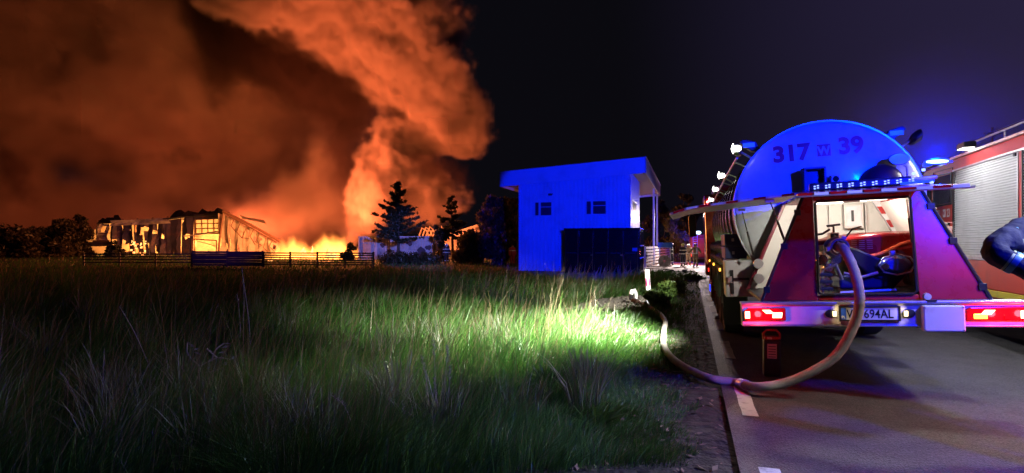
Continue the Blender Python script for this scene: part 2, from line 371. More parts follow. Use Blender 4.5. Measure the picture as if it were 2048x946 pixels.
def blades(n, ylo, yhi, pxlo, pxhi, seed, hscale=1.0, wscale=1.0):
    g = np.random.default_rng(seed)
    ys = g.uniform(ylo, yhi, n); px = g.uniform(pxlo, pxhi, n)
    Y = F * 1.75 / (ys - 487); X = (px - 1024) / F * Y
    X += g.normal(0, .03, n)*Y*.1; Y += g.normal(0, .03, n)*Y*.3
    q, t = qt(X, Y); s = QL - q
    edge = .10 + .22*(1 - sstep(1.0, 4.0, t)) + .2*wob(X, Y, 3.1) + .15*wob(X, Y, 11.)
    keep = (s > edge) & (Y > 2.6) & ~in_gravel(X, Y) & ~in_house(X, Y) & ~((t > 29.3) & (q > -9.7))
    dens = sstep(.05, .9, s)*.6 + .4 + .25*wob(X, Y, 1.7, 3)
    keep &= g.uniform(0, 1, n) < np.clip(dens, .2, 1)
    X, Y, s, t = X[keep], Y[keep], s[keep], t[keep]; n = len(X)
    clump = wob(X, Y, .8, 1.); fine = wob(X, Y, 3.3, 4.)
    tuft = np.clip(.5 + .55*wob(X, Y, 2.1, 9) + .35*wob(X, Y, 5.3, 2), 0, 1)**1.6
    H = (.085 + .365*sstep(.35, 2.4, s)) * (.35 + .35*(1 + clump) + .95*tuft) * g.uniform(.4, 1.3, n) * hscale
    H *= 1 - .45*sstep(22, 36, Y)
    H = np.clip(H, .03, .95)
    W = np.maximum(.0045, .00105*Y) * g.uniform(.6, 1.4, n) * wscale
    stem = g.uniform(0, 1, n) < .05*sstep(1.2, 3, s)
    H = np.where(stem, H*1.7 + .1, H); W = np.where(stem, W*.7, W)
    az = g.uniform(0, 2*np.pi, n); lean = g.uniform(.08, 1.15, n) * np.where(stem, .45, 1)
    laz = 2.2*wob(X, Y, 1.5, 5) + 1.2*fine + g.normal(0, .75, n)
    dx, dy = np.cos(laz), np.sin(laz); sx_, sy_ = -np.sin(az), np.cos(az)
    face = g.uniform(0, 1, n) < .5; sx_ = np.where(face, 1, sx_); sy_ = np.where(face, 0, sy_)
    z0 = gz(X, Y) - .02
    V = np.zeros((n, 7, 3))
    for k, (u, wd) in enumerate(((0, 1), (.4, .85), (.75, .55))):
        cx = X + dx*lean*H*u*u; cy_ = Y + dy*lean*H*u*u; cz = z0 + H*u*(1 - .25*lean*u)
        V[:, 2*k, 0] = cx - sx_*W*wd/2; V[:, 2*k, 1] = cy_ - sy_*W*wd/2; V[:, 2*k, 2] = cz
        V[:, 2*k+1, 0] = cx + sx_*W*wd/2; V[:, 2*k+1, 1] = cy_ + sy_*W*wd/2; V[:, 2*k+1, 2] = cz
    V[:, 6, 0] = X + dx*lean*H; V[:, 6, 1] = Y + dy*lean*H; V[:, 6, 2] = z0 + H*(1 - .25*lean)
    T = np.array([(0,1,2),(1,3,2),(2,3,4),(3,5,4),(4,5,6)])
    Fc = (np.arange(n)[:, None, None]*7 + T[None]).reshape(-1, 3)
    hue = np.clip(g.normal(.5, .22, n) + .25*wob(X, Y, .55, 7), 0, 1)[:, None]
    col = (1-hue)*np.array([.026, .098, .016]) + hue*np.array([.075, .175, .02])
    dry = (g.uniform(0, 1, n) < .06 + .14*(1 - sstep(.2, 1.2, s)))[:, None] | stem[:, None]
    col = np.where(dry, np.array([.19, .15, .075])*g.uniform(.6, 1.2, (n, 1)), col)
    lum = g.uniform(.7, 1.25, (n, 1)); col = col*lum
    tint = np.repeat(col[:, None], 7, 1).reshape(-1, 3)
    return V.reshape(-1, 3), Fc, tint
M_['grass'] = leafy('meadow_grass', (1, 1, 1))
for nm, args in (('grass', (78000, 508, 640, -500, 1560, 3)), ('grass', (82000, 600, 1010, -300, 1560, 4)), ('grass', (46000, 545, 1000, 1080, 1540, 5, .8))):
    v, f, tn = blades(*args)
    link(nm, npmesh(nm, v, f, 3, tn), 'grass', kind='stuff')

# scattered dead leaves and chips on the bare strip beside the asphalt
mb = MB()
for k in range(520):
    s = random.uniform(.03, 1.3); t = random.uniform(-4, 3.2) if k < 380 else random.uniform(3, 14)
    x, y = xy(QL - s, t); z = float(gz(x, y)) + .012; L = random.uniform(.015, .05); a = random.uniform(0, 6.28); tl = random.uniform(-.5, .5)
    c, s_ = math.cos(a), math.sin(a)
    mb.add([(x - c*L, y - s_*L, z), (x + s_*L*.4, y - c*L*.4, z + L*tl*.4), (x + c*L, y + s_*L, z + L*.3), (x - s_*L*.4, y + c*L*.4, z + L*.25)], [(0, 1, 2, 3)])
M_['litter'] = mat('dead_leaf', (.17, .12, .08), .9, var=.6, scale=25)
mb.build('leaf_litter', 'litter', kind='stuff')

# taller tufts of pale grass and broad leaved weeds standing out of the meadow
def ribbons(X, Y, z0, H, W, lean, laz, az, col):
    n = len(X); V = np.zeros((n, 7, 3)); dx, dy = np.cos(laz), np.sin(laz); sx_, sy_ = np.cos(az), np.sin(az)
    for k, (u, wd) in enumerate(((0, .8), (.45, 1), (.8, .6))):
        cx = X + dx*lean*H*u*u; cy_ = Y + dy*lean*H*u*u; cz = z0 + H*u*(1 - .3*lean*u)
        V[:, 2*k] = np.stack([cx - sx_*W*wd/2, cy_ - sy_*W*wd/2, cz], -1); V[:, 2*k+1] = np.stack([cx + sx_*W*wd/2, cy_ + sy_*W*wd/2, cz], -1)
    V[:, 6] = np.stack([X + dx*lean*H, Y + dy*lean*H, z0 + H*(1 - .3*lean)], -1)
    T = np.array([(0,1,2),(1,3,2),(2,3,4),(3,5,4),(4,5,6)])
    return V.reshape(-1, 3), (np.arange(n)[:, None, None]*7 + T[None]).reshape(-1, 3), np.repeat(col[:, None], 7, 1).reshape(-1, 3)
def tufts(ntuft, per, hmin, hmax, width, ca, cb, seed, spread, leanmax, pxmax=1280):
    g = np.random.default_rng(seed); cx, cy_, ch = [], [], []
    while len(cx) < ntuft:
        ys = g.uniform(570, 930); px = g.uniform(-60, pxmax); Yv = F*1.75/(ys-487); Xv = (px-1024)/F*Yv; q, t = qt(Xv, Yv)
        if QL - q > 1.0 and not in_gravel(Xv, Yv): cx.append(Xv); cy_.append(Yv); ch.append(g.uniform(hmin, hmax))
    cx, cy_, ch = np.array(cx), np.array(cy_), np.array(ch); i = np.repeat(np.arange(ntuft), per); n = len(i)
    a = g.uniform(0, 2*np.pi, n); r = spread*np.sqrt(g.uniform(0, 1, n)); X = cx[i] + r*np.cos(a); Y = cy_[i] + r*np.sin(a)
    H = ch[i]*g.uniform(.45, 1.1, n); hue = g.uniform(0, 1, (n, 1)); col = ((1-hue)*np.array(ca) + hue*np.array(cb))*g.uniform(.7, 1.2, (n, 1))
    return ribbons(X, Y, gz(X, Y) - .02, H, width*g.uniform(.6, 1.4, n), g.uniform(.05, leanmax, n), a + g.normal(0, .5, n), g.uniform(0, 6.28, n), col)
for nm, a_ in (('grass_tufts', (70, 70, .5, .85, .008, (.10, .13, .08), (.17, .17, .10), 21, .14, .6)),
               ('meadow_weeds', (150, 30, .15, .4, .02, (.03, .07, .02), (.07, .13, .025), 22, .10, 1.1)),
               ('dry_stems', (30, 5, .45, .8, .005, (.16, .13, .08), (.24, .2, .13), 23, .12, .4, 1000))):
    v, f, tn = tufts(*a_); link(nm, npmesh(nm, v, f, 3, tn), 'grass', kind='stuff')
# ------------------------------------------------------------------ fire tanker seen from behind
tk = thing('tank_truck', 'fire brigade tank lorry with open pump bay and red 317 W 39', 'tank truck', TC, (0, R(-TROLL), R(-TYAW)))
# tank shell, dished end, hoops
TZ, TRAD, TY0, TY1 = 1.9, 1.05, 1.85, 8.95
tm = Matrix.Translation((0, TY0, TZ)) @ AX_Y
shell = MB().lathe([(TRAD, 0), (TRAD, TY1-TY0)], tm, 64).build('tank', M_['steel'], tk, smooth=True)
endm = MB().lathe([(.0005, -.16)] + [(TRAD*math.sin(a), -.16*math.cos(a)) for a in [R(x) for x in range(6, 91, 6)]], tm, 64)
tend = endm.build('tank_end', 'tankend', tk, smooth='all')
MB().lathe([(TRAD-.015, -.02), (TRAD+.012, -.02), (TRAD+.012, .035), (TRAD-.015, .035)], tm, 64).build('rim', 'alu', tend, smooth=True)
MB().lathe([(.0, 0), (TRAD, 0)], Matrix.Translation((0, TY1, TZ)) @ AX_Y, 48).build('tank_front', 'tankend', tk)
for k in range(9):
    y = 2.35 + .8*k
    MB().lathe([(TRAD, 0), (TRAD+.028, .012), (TRAD+.028, .09), (TRAD, .1)], Matrix.Translation((0, y, TZ)) @ AX_Y, 56).build('tank_hoop', 'steel', tk, smooth=True)
MB().tube([(x, TY0 - .03, 2.0 - .16*abs(x)*0) for x in (-1.0, 0)], .006, 6).build('weld_seam', 'alu', tend)
# the number, laid on the dish
def dish_y(x, z):
    r = min(.999, math.hypot(x, z - TZ) / TRAD); return TY0 - .16*math.sqrt(1 - r*r)
def endtext(name, s, x, z, size, m, bold, rot, off, sx=1.0, align='CENTER'):
    mw = Matrix.Translation((x, 0, z)) @ Matrix.Rotation(R(rot), 4, 'Y') @ UPR
    o = text(name, s, size, m, tend, mw, bold, .0008, align, sx)
    for v in o.data.vertices: v.co.y = dish_y(v.co.x, v.co.z) - off + (v.co.y*.5)
    return o
for s_, x_, z_ in (('317', -.375, 2.485), ('39', .275, 2.525)):
    endtext('number_outline', s_, x_, z_, .275, 'pink', .023, -1.5, .0035)
    endtext('number', s_, x_, z_, .275, 'redtext', .011, -1.5, .0065)
mw = MB(); mw2 = MB()
def endplate(x0, x1, z0, z1, m, off, name):
    b = MB(); n = 6; v = []; f = []
    for i in range(n+1):
        for j in range(n+1):
            x = x0+(x1-x0)*i/n; z = z0+(z1-z0)*j/n; v.append((x, dish_y(x, z)-off, z))
    for i in range(n):
        for j in range(n): f.append((i*(n+1)+j, i*(n+1)+j+1, (i+1)*(n+1)+j+1, (i+1)*(n+1)+j))
    return b.add(v, f).build(name, m, tend)
endplate(-.105, .065, 2.495, 2.665, 'pink', .003, 'letter_box_outline'); endplate(-.093, .053, 2.507, 2.653, 'redtext', .005, 'letter_box')
endtext('letter', 'W', -.02, 2.525, .15, 'pink', .004, -1.5, .008, .85)
# fittings on the lower part of the tank end
b = MB()
for x0, x1, z0, z1 in ((-.29, -.265, 2.08, 2.36), (-.075, -.05, 2.08, 2.36), (-.29, -.05, 2.335, 2.36)): b.box(x0, x1, 1.5, 1.66, z0, z1)
hf = b.build('hatch_frame', 'bluebox', tk, bevel=.006)
MB().box(-.265, -.075, 1.6, 1.66, 2.08, 2.33).build('hatch_plate', 'bluebox', hf, bevel=.01)
b = MB().box(.01, .11, 1.56, 1.66, 2.16, 2.26); cam_ = b.build('rear_camera', 'white', tk, bevel=.012)
MB().lathe([(.0, 0), (.032, 0), (.036, .02)], Matrix.Translation((.06, 1.552, 2.21)) @ AX_Y, 16).build('lens', 'glass', cam_)
b = MB()
for k in range(8):
    a = R(90)*k/7; b_ = .23
    pass
dome = MB().rings([[Vector((.56 + .24*math.cos(t)*math.cos(a) , 1.66 - .13*math.sin(a), 2.10 + .24*math.sin(t)*math.cos(a)*1.05)) for t in [math.pi*k/16 for k in range(17)]] for a in [R(x) for x in (0, 20, 40, 60, 80)]], False, False)
dome.prism([(.56 + .24*math.cos(t), 1.66, 2.10 + .25*math.sin(t)) for t in [math.pi*k/16 for k in range(17)]], (0, .2, 0))
dome.build('hose_reel_cover', mat('reel_cover', (.05, .012, .03), .35, var=.2), tk, smooth=True)
mir = MB().lathe([(.0, 0), (.105, 0), (.11, .02), (.09, .04), (.0, .05)], Matrix.Translation((.70, 1.52, 2.385)) @ AX_Y @ Matrix.Diagonal((1, .62, 1, 1)), 24).build('rear_mirror', 'dark', tk, smooth=True)
MB().lathe([(.0, -.002), (.097, -.002), (.1, 0.001)], Matrix.Translation((.70, 1.519, 2.385)) @ AX_Y @ Matrix.Diagonal((1, .62, 1, 1)), 24).build('mirror_glass', 'tankend', mir)
MB().tube([(.70, 1.58, 2.37), (.80, 1.62, 2.3), (.82, 1.66, 2.12)], .012, 6).build('mirror_arm', 'alu', mir)
bolts = MB()
for k in range(56):
    a = 2*math.pi*k/56; bolts.ball((1.0*math.cos(a), TY0 - .036, TZ + 1.0*math.sin(a)), .011, 6)
bolts.build('rim_bolts', 'alu', tend, kind='stuff')
for sx, x0 in ((-1, -.70), (1, .70)):
    for z in (1.0, 1.42, 1.75):
        xe = (-.955 + .435*(z-.92)/1.01 + .02) if sx < 0 else (.93 - .43*(z-.92)/1.01 - .02); yy = .12 + .18*(z-.918)
        MB().box(xe - .03, xe + .03, yy - .012, yy + .002, z, z + .06).build('hinge', 'dark', tk, bevel=.003)
# blue warning lamps on the shoulders of the tank
for sx in (-1, 1):
    p0 = Vector((sx*.70, 2.0, TZ + .80))
    d = MB().prism([p0 + Vector(v) for v in ((-.03*sx, 0, -.05), (.10*sx, 0, -.02), (.24*sx, 0, .10), (.20*sx, 0, .14), (.05*sx, 0, .10))], (0, .12, 0))
    wl = d.build('warning_lamp', M_['bluebox'], tk, bevel=.01)
    MB().box(*sorted((p0.x + .06*sx, p0.x + .2*sx)), 1.985, 1.998, p0.z + .03, p0.z + .085).build('lens', 'bluebeacon', wl)
MB().ball((.42, 1.96, TZ+.965), .03, 8).build('marker_lamp', glow('clear_marker', (1, .8, .4), 2.5), tk)
# floodlights and the handrail they hang on
for (x, y, z) in LAMPS:
    fl = MB().rings([[Vector((x - .02 - .02*k, y + .13*math.cos(t)*s_, z + .075*math.sin(t)*s_ + .012*k)) for t in [2*math.pi*i/18 for i in range(18)]] for k, s_ in ((-2.5, .6), (-1, .95), (1, 1), (2, 1))]).build('flood_lamp', 'dark', tk, smooth=True)
    MB().rings([[Vector((x - .064, y + .115*math.cos(t), z + .064*math.sin(t) + .026)) for t in [2*math.pi*i/18 for i in range(18)]], [Vector((x - .074, y + .08*math.cos(t), z + .04*math.sin(t) + .028)) for t in [2*math.pi*i/18 for i in range(18)]]]).build('lens', 'lampglow', fl, smooth=True)
    # glowing ball that stands for the lamp's glare seen from behind
    MB().ball((x - .035, y - .125, z + .005), .062, 12, (1, .45, .7)).build('lamp_glare', 'lampglow', fl, smooth='all')
    MB().tube([(x + .02, y, z - .02), (x + .12, y, z - .09), (x + .2, y, z - .16)], .014, 6).build('bracket', 'alu', fl)
for (x, y, z) in ((1.0, 2.0, 2.68), (1.03, 4.3, 2.62)):
    fl = MB().rings([[Vector((x + .02 + .02*k, y + .13*math.cos(t)*s_, z + .075*math.sin(t)*s_ + .012*k)) for t in [2*math.pi*i/18 for i in range(18)]] for k, s_ in ((-2.5, .6), (-1, .95), (1, 1), (2, 1))]).build('flood_lamp', 'dark', tk, smooth=True)
    MB().rings([[Vector((x + .064, y + .115*math.cos(t), z + .064*math.sin(t) + .026)) for t in [2*math.pi*i/18 for i in range(18)]], [Vector((x + .074, y + .08*math.cos(t), z + .04*math.sin(t) + .028)) for t in [2*math.pi*i/18 for i in range(18)]]]).build('lens', 'lampglow', fl, smooth=True)
    MB().tube([(x - .02, y, z - .02), (x - .12, y, z - .09), (x - .2, y, z - .16)], .014, 6).build('bracket', 'alu', fl)
MB().tube([(-.98, 1.95, 2.60), (-1.02, 4.0, 2.55), (-1.02, 9.2, 2.5)], .016, 6).build('handrail', 'alu', tk)
for k in range(6):
    y = 2.2 + 1.35*k
    MB().tube([(-1.0, y, 2.58), (-.84, y, 2.5)], .011, 5).build('rail_post', 'alu', tk)

# bumper with lights, plate, box
bp = MB().box(-1.15, 1.15, 0, .14, .705, .895)
bump = bp.build('bumper', 'white', tk, bevel=.008)
MB().box(-1.155, 1.155, -.02, .15, .893, .918).build('upper_lip', 'alu', bump, bevel=.004)
MB().box(-1.15, 1.15, -.015, .13, .69, .707).build('lower_lip', 'alu', bump, bevel=.003)
def lights(x0, x1, glows):
    h = MB().prism([(x0, -.02, .745), (x0, -.02, .84), (x0+.04, -.02, .865), (x1, -.02, .865), (x1, -.02, .745)], (0, .06, 0)).build('tail_light', 'tail', tk, bevel=.008)
    for (cx, cz, wx, wz, sl, m) in glows:
        MB().prism([(cx-wx-sl, -.026, cz-wz), (cx+wx-sl, -.026, cz-wz), (cx+wx+sl, -.026, cz+wz), (cx-wx+sl, -.026, cz+wz)], (0, .012, 0)).build('bulb_window', m, h, bevel=.004)
    return h
lights(-1.13, -.76, [(-1.10, .80, .022, .034, 0, 'tailhot'), (-.915, .83, .036, .018, -.018, 'tailhot'), (-.835, .797, .042, .026, .004, 'tailhot')])
lights(.68, 1.13, [(.79, .785, .05, .022, 0, 'amber'), (.845, .82, .04, .02, .016, 'tailhot'), (1.10, .80, .022, .034, 0, 'tailhot')])
for x in (-.98, .98): MB().box(x-.02, x+.02, -.03, -.018, .76, .8).build('reflector', 'tail', tk)
pl = MB().box(-.30, .175, -.022, 0, .752, .868).build('number_plate', 'white', bump, bevel=.004)
# frame bars of the plate
fr = MB()
for q in ((-.31, .185, .866, .876), (-.31, .185, .744, .754)): fr.box(q[0], q[1], -.03, -.001, q[2], q[3])
for q in ((-.31, -.299), (.174, .185)): fr.box(q[0], q[1], -.03, -.001, .754, .866)
fr.build('plate_frame', 'black', bump)
MB().box(-.296, -.252, -.0245, -.0215, .757, .863).build('country_strip', mat('plate_blue', (.02, .08, .5), .4), bump)
text('country_code', 'PL', .035, 'whitetext', bump, Matrix.Translation((-.274, -.0255, .768)) @ UPR, .0, .0006, 'CENTER')
text('plate_lettering', 'W', .112, 'black', bump, Matrix.Translation((-.248, -.0235, .771)) @ UPR, .001, .0006, 'LEFT', .8)
text('plate_lettering', '694AL', .112, 'black', bump, Matrix.Translation((-.108, -.0235, .771)) @ UPR, .001, .0006, 'LEFT', .8)
for cx in (-.375, .255):
    pb = MB().rings([[Vector((cx + .05*math.cos(t)*k, -.012-.012*(1-k), .81 + .04*math.sin(t)*k)) for t in [2*math.pi*i/16 for i in range(16)]] for k in (1, .8)]).build('plate_lamp', 'dark', bump, smooth=True)
    xx = cx + (.028 if cx < 0 else -.028)
    MB().box(xx-.016, xx+.016, -.03, -.02, .785, .835).build('lens', 'plateglow', pb, bevel=.004)
spot('plate_light', T_(-.36, -.07, .83), T_(-.2, 0, .79), .55, (1, .75, .35), 150, .02, .6)
spot('plate_light', T_(.24, -.07, .83), T_(.1, 0, .79), .45, (1, .75, .35), 150, .02, .6)
for x in (-1.0, .9, 1.1): lamp('tail_light_lamp', 'POINT', T_(x, -.10, .80), 7, (1, .02, .03), shadow_soft_size=.03)
lamp('tail_light_lamp', 'POINT', T_(-.88, .2, .66), 1.6, (1, .03, .03), shadow_soft_size=.03)
bx = MB().box(.345, .66, -.075, 0, .655, .885).build('socket_box', 'white', tk, bevel=.012)
sc = MB()
for x in (.36, .645):
    for z in (.67, .87): sc.lathe([(.0, -.004), (.006, -.003), (.008, 0)], Matrix.Translation((x, -.075, z)) @ AX_Y, 8)
sc.build('screw', 'alu', bx)
cap = MB().lathe([(.0, -.03), (.03, -.028), (.034, 0)], Matrix.Translation((.42, .06, .955)) @ AX_Y, 18).build('filler_cap', 'white', tk, smooth=True)
MB().box(.40, .47, -.03, .02, .918, .93).build('latch', 'dark', tk)

# the tapering red rear housing round the pump
def fy(z): return .12 + .18*(z - .918)/1.0
def fp(x, z): return Vector((x, fy(z), z))
def panel(poly, name, m, th=.03, label=None, parent=tk):
    return MB().prism([fp(x, z) for x, z in poly], (0, th, 0)).build(name, m, parent, bevel=.006, label=label)
B0, T0 = .92, 1.93
panel([(-.955, B0), (-.455, B0), (-.425, T0), (-.52, T0)], 'left_panel', 'red')
panel([(.385, B0), (.93, B0), (.50, T0), (.405, T0)], 'right_panel', 'red')
panel([(-.452, B0), (.382, B0), (.382, .968), (-.452, .968)], 'sill', 'red', .028)
panel([(-.422, 1.885), (.402, 1.885), (.403, T0), (-.424, T0)], 'head', 'red', .028)
ps = [fp(*p) + Vector((0, -.006, 0)) for p in ((-.44, 1.0), (-.41, .976), (.34, .976), (.372, 1.0), (.395, 1.86), (.38, 1.88), (-.395, 1.88), (-.415, 1.86))]
MB().tube(ps + [ps[0]], .014, 6).build('door_seal', 'black', tk, smooth=True)
# dark edge strips of the slanting sides
for s in ((-.955, -.52), (.93, .50)):
    MB().tube([fp(s[0], B0), fp(s[1], T0)], .016, 6).build('corner_strip', 'dark', tk)
RW = dict(b0=-.955, b1=.93, t0=-.52, t1=.50, yb=1.66)
# right side wall, rear wall, roof, floor (liners are sheets of their own just inside)
MB().prism([(.93, .15, B0), (.93, 1.7, B0), (.50, 1.7, T0), (.50, .31, T0)], (-.025, 0, -.011)).build('side_wall', 'red', tk)
MB().prism([(.90, .2, B0+.05), (.90, 1.62, B0+.05), (.475, 1.62, 1.9), (.475, .34, 1.9)], (-.008, 0, -.003)).build('side_liner', 'liner', tk)
MB().prism([(-.95, 1.66, B0), (.92, 1.66, B0), (.50, 1.66, T0), (-.52, 1.66, T0)], (0, .05, 0)).build('bulkhead', 'liner', tk)
MB().box(-.95, .92, .16, 1.66, .90, .93).build('bay_floor', 'chassis', tk)
MB().box(-.52, .50, .31, 1.72, T0, T0+.035).build('bay_roof', 'red', tk, bevel=.01)
# left side opening: rear post and its grey inner face
MB().prism([(-.975, 1.52, B0), (-.975, 1.64, B0), (-.535, 1.64, T0), (-.535, 1.52, T0)], (.05, 0, .02)).build('rear_post', mat('post_maroon', (.2, .02, .04), .35, var=.1, coat=.3), tk, bevel=.008)
for z, y in ((1.24, 1.5), (1.06, 1.5)):
    MB().lathe([(.0, -.05), (.055, -.05), (.062, -.02), (.045, 0), (.045, .08)], Matrix.Translation((-.83, y, z)) @ AX_Y, 18).build('pipe_coupling', 'alu', tk, smooth=True)
# bulkhead furniture
cb = MB().box(.13, .33, 1.56, 1.66, 1.62, 1.90).build('wall_cabinet', 'liner', tk, bevel=.008)
MB().box(.15, .31, 1.548, 1.56, 1.64, 1.88).build('cabinet_door', 'white', cb, bevel=.004)
MB().box(.20, .225, 1.535, 1.548, 1.70, 1.83).build('handle', 'dark', cb)
MB().box(-.02, .0, 1.60, 1.66, 1.0, 1.9).build('bulkhead_rib', 'liner', tk); MB().box(.36, .375, 1.62, 1.66, 1.0, 1.9).build('bulkhead_rib', 'liner', tk)
ld = MB().prism([(.40, 1.45, 1.92), (.47, 1.45, 1.92), (.74, 1.45, 1.40), (.67, 1.45, 1.40)], (0, .05, 0)).build('diagonal_brace', 'white', tk)
for k in range(3):
    u = .12 + .3*k
    MB().prism([(.405+.27*u, 1.444, 1.915-.52*u), (.465+.27*u, 1.444, 1.915-.52*u), (.465+.27*(u+.16), 1.444, 1.915-.52*(u+.16)), (.405+.27*(u+.16), 1.444, 1.915-.52*(u+.16))], (0, .004, 0)).build('red_band', 'red', ld)
MB().box(-.36, -.12, .48, .56, 1.865, 1.885).build('bay_lamp', 'bayglow', tk, bevel=.006)
MB().box(.02, .25, .42, .46, 1.87, 1.885).build('bay_lamp', 'bayglow', tk, bevel=.004)
# gas struts inside the rear door
for a, b_ in (((-.40, .34, 1.86), (-.425, .24, 1.38)), ((.385, .34, 1.86), (.385, .25, 1.45))):
    mid = [a[i]*.55 + b_[i]*.45 for i in range(3)]
    st = MB().cyl(mid, b_, .011, n=8).build('gas_strut', 'dark', tk, smooth=True); MB().cyl(a, mid, .006, n=6).build('rod', 'chrome', st, smooth=True)
# pump: red hood, dark body, outlet, valves
hood = MB().prism([(-.24, .55, 1.47), (-.10, .55, 1.52), (.25, .55, 1.545), (.58, .55, 1.55), (.58, .55, 1.40), (.40, .55, 1.35), (.22, .55, 1.27), (.02, .55, 1.36), (-.16, .55, 1.42)], (0, .8, .02)).build('pump_hood', 'red', tk, bevel=.03)
MB().tube([(.05, .53, 1.30), (.20, .52, 1.34), (.38, .52, 1.43), (.56, .52, 1.48)], .02, 8).build('hood_rim', mat('hood_rim_orange', (.8, .12, .05), .3, coat=.5), hood, smooth=True)
tx = MB()
for k in range(3):
    for j in range(5):
        tx.box(-.05+.07*k, -.05+.07*k+.05, .546, .5495, 1.475-.02*j, 1.483-.02*j)
tx.build('instruction_print', mat('faded_print', (.62, .2, .22), .5), hood)
low = MB().prism([(.30, .50, 1.40), (.60, .50, 1.44), (.70, .50, 1.0), (.52, .50, 1.0), (.50, .50, 1.2)], (0, .5, 0)).build('pump_side_cover', 'red', tk, bevel=.03)
body = MB().lathe([(.0, 0), (.16, 0), (.22, .06), (.24, .25), (.2, .5), (.0, .52)], Matrix.Translation((.1, .6, 1.2)) @ AX_Y, 24).build('pump_body', 'chassis', tk, smooth=True)
MB().prism([(-.18, .5, 1.0), (.30, .5, 1.0), (.42, .5, 1.14), (.05, .5, 1.2), (-.18, .5, 1.1)], (0, .4, 0)).build('pump_base', 'bluebox', tk, bevel=.02)
arm = MB().prism([(-.14, .44, 1.44), (-.02, .44, 1.40), (.26, .44, 1.25), (.26, .44, 1.15), (.08, .44, 1.12), (-.05, .44, 1.25), (-.16, .44, 1.34)], (0, .12, 0)).build('gearbox_arm', 'dark', tk, bevel=.02)
dial = MB().lathe([(.0, -.06), (.07, -.055), (.10, -.02), (.115, .02), (.115, .1)], Matrix.Translation((.30, .44, 1.235)) @ AX_Y @ Matrix.Diagonal((1.25, .8, 1, 1)), 24).build('water_separator', mat('blue_tinted_glass', (.12, .2, .55), .12, var=.3, coat=.5), tk, smooth=True)
MB().tube([(.30 + .155*math.cos(t), .40, 1.235 + .1*math.sin(t)) for t in [2*math.pi*k/8 for k in range(9)]], .009, 6).build('clamp_ring', 'alu', dial)
MB().cyl((.20, .40, 1.22), (.20, .38, 1.22), .03, n=14).build('gauge', 'chrome', dial, smooth=True)
MB().box(.24, .29, .38, .42, 1.33, 1.37).build('tap', 'bluebeacon' if False else 'alu', dial, bevel=.006)
out = MB().lathe([(.065, -.06), (.082, -.06), (.086, -.02), (.075, 0), (.075, .1), (.1, .12), (.1, .16), (.07, .18), (.07, .35)], Matrix.Translation((-.25, .16, 1.425)) @ AX_Y, 24).build('pump_outlet', mat('coupling_blue_grey', (.2, .24, .42), .3, .7, var=.2), tk, smooth=True)
lug = MB()
for k in range(3):
    a = 2*math.pi*k/3 + .4; lug.box(-.02, .02, .10, .16, .085, .11, Matrix.Translation((-.25, 0, 1.425)) @ Matrix.Rotation(a, 4, 'Y'))
lug.build('coupling_lug', 'alu', out)
vb = MB().box(-.29, -.21, .28, .42, 1.49, 1.57).build('valve_block', 'steel', tk, bevel=.012)
MB().tube([(-.25, .33, 1.56), (-.25, .33, 1.63), (-.31, .33, 1.635), (-.19, .33, 1.645)], .011, 6).build('valve_lever', 'black', vb)
MB().tube([(-.29, .3, 1.60), (-.36, .28, 1.56), (-.40, .28, 1.555)], .012, 6).build('valve_lever', 'black', vb)
MB().tube([(-.12, .5, 1.5), (-.05, .48, 1.6), (.03, .47, 1.62)], .008, 6).build('bent_rod', 'black', vb)
pb = MB()
for k, (x, z, r) in enumerate([(-.36, 1.30, .055), (-.30, 1.22, .045), (-.36, 1.42, .04), (-.22, 1.30, .06), (-.3, 1.08, .05)]):
    pb.lathe([(.0, 0), (r*.8, 0), (r, .02), (r, .1), (r*.7, .14), (r*.7, .3)], Matrix.Translation((x, .34 + .03*k, z)) @ AX_Y, 16)
pb.build('valve_manifold', 'steel', tk, smooth=True)
pp = MB()
for pts in ([(-.38, .4, 1.0), (-.36, .36, 1.2), (-.24, .34, 1.25), (-.18, .4, 1.1)], [(-.34, .5, .95), (-.33, .45, 1.4), (-.28, .42, 1.5)], [(-.15, .45, 1.16), (.0, .42, 1.12), (.14, .42, 1.16)], [(-.2, .4, .97), (.28, .4, .99)]):
    pp.tube(pts, .016, 8)
pp.build('pipework', 'alu', tk, smooth=True)
for k in range(3):
    MB().box(-.41, -.28, .3, .42, 1.0 + .07*k, 1.03 + .07*k).build('valve_bracket', 'dark', tk, bevel=.005)
MB().cyl((-.40, .36, 1.47), (-.22, .36, 1.49), .028, n=12).build('red_valve_handle', 'red', tk, smooth=True)
# rear door lifted up like a canopy, with reflective tape along its edge
hp = [(-.52, .33, 1.965), (.48, .33, 1.965), (.57, -.5, 1.885), (-.70, -.5, 1.885)]
rd = MB().prism(hp, (0, .004, .028)).build('lifted_rear_door', 'red', tk, bevel=.006)
MB().prism([(-.69, -.49, 1.884), (.56, -.49, 1.884), (.47, .32, 1.961), (-.51, .32, 1.961)], (0, 0, -.004)).build('door_liner', 'liner', rd)
for k in range(10):
    u0, u1 = k/10 + .006, (k+1)/10 - .006; xa, xb = -.70 + 1.27*u0, -.70 + 1.27*u1
    MB().box(xa, xb, -.506, -.5, 1.886, 1.912).build('reflective_tape', M_['white'] if k % 2 else 'tail', rd)
MB().tube([(-.72, -.5, 1.885), (.60, -.5, 1.885)], .009, 6).build('edge_trim', 'alu', rd)
MB().tube([(.57, -.49, 1.885), (.64, -.40, 1.9), (.60, .0, 1.94)], .008, 6).build('edge_trim', 'alu', rd)
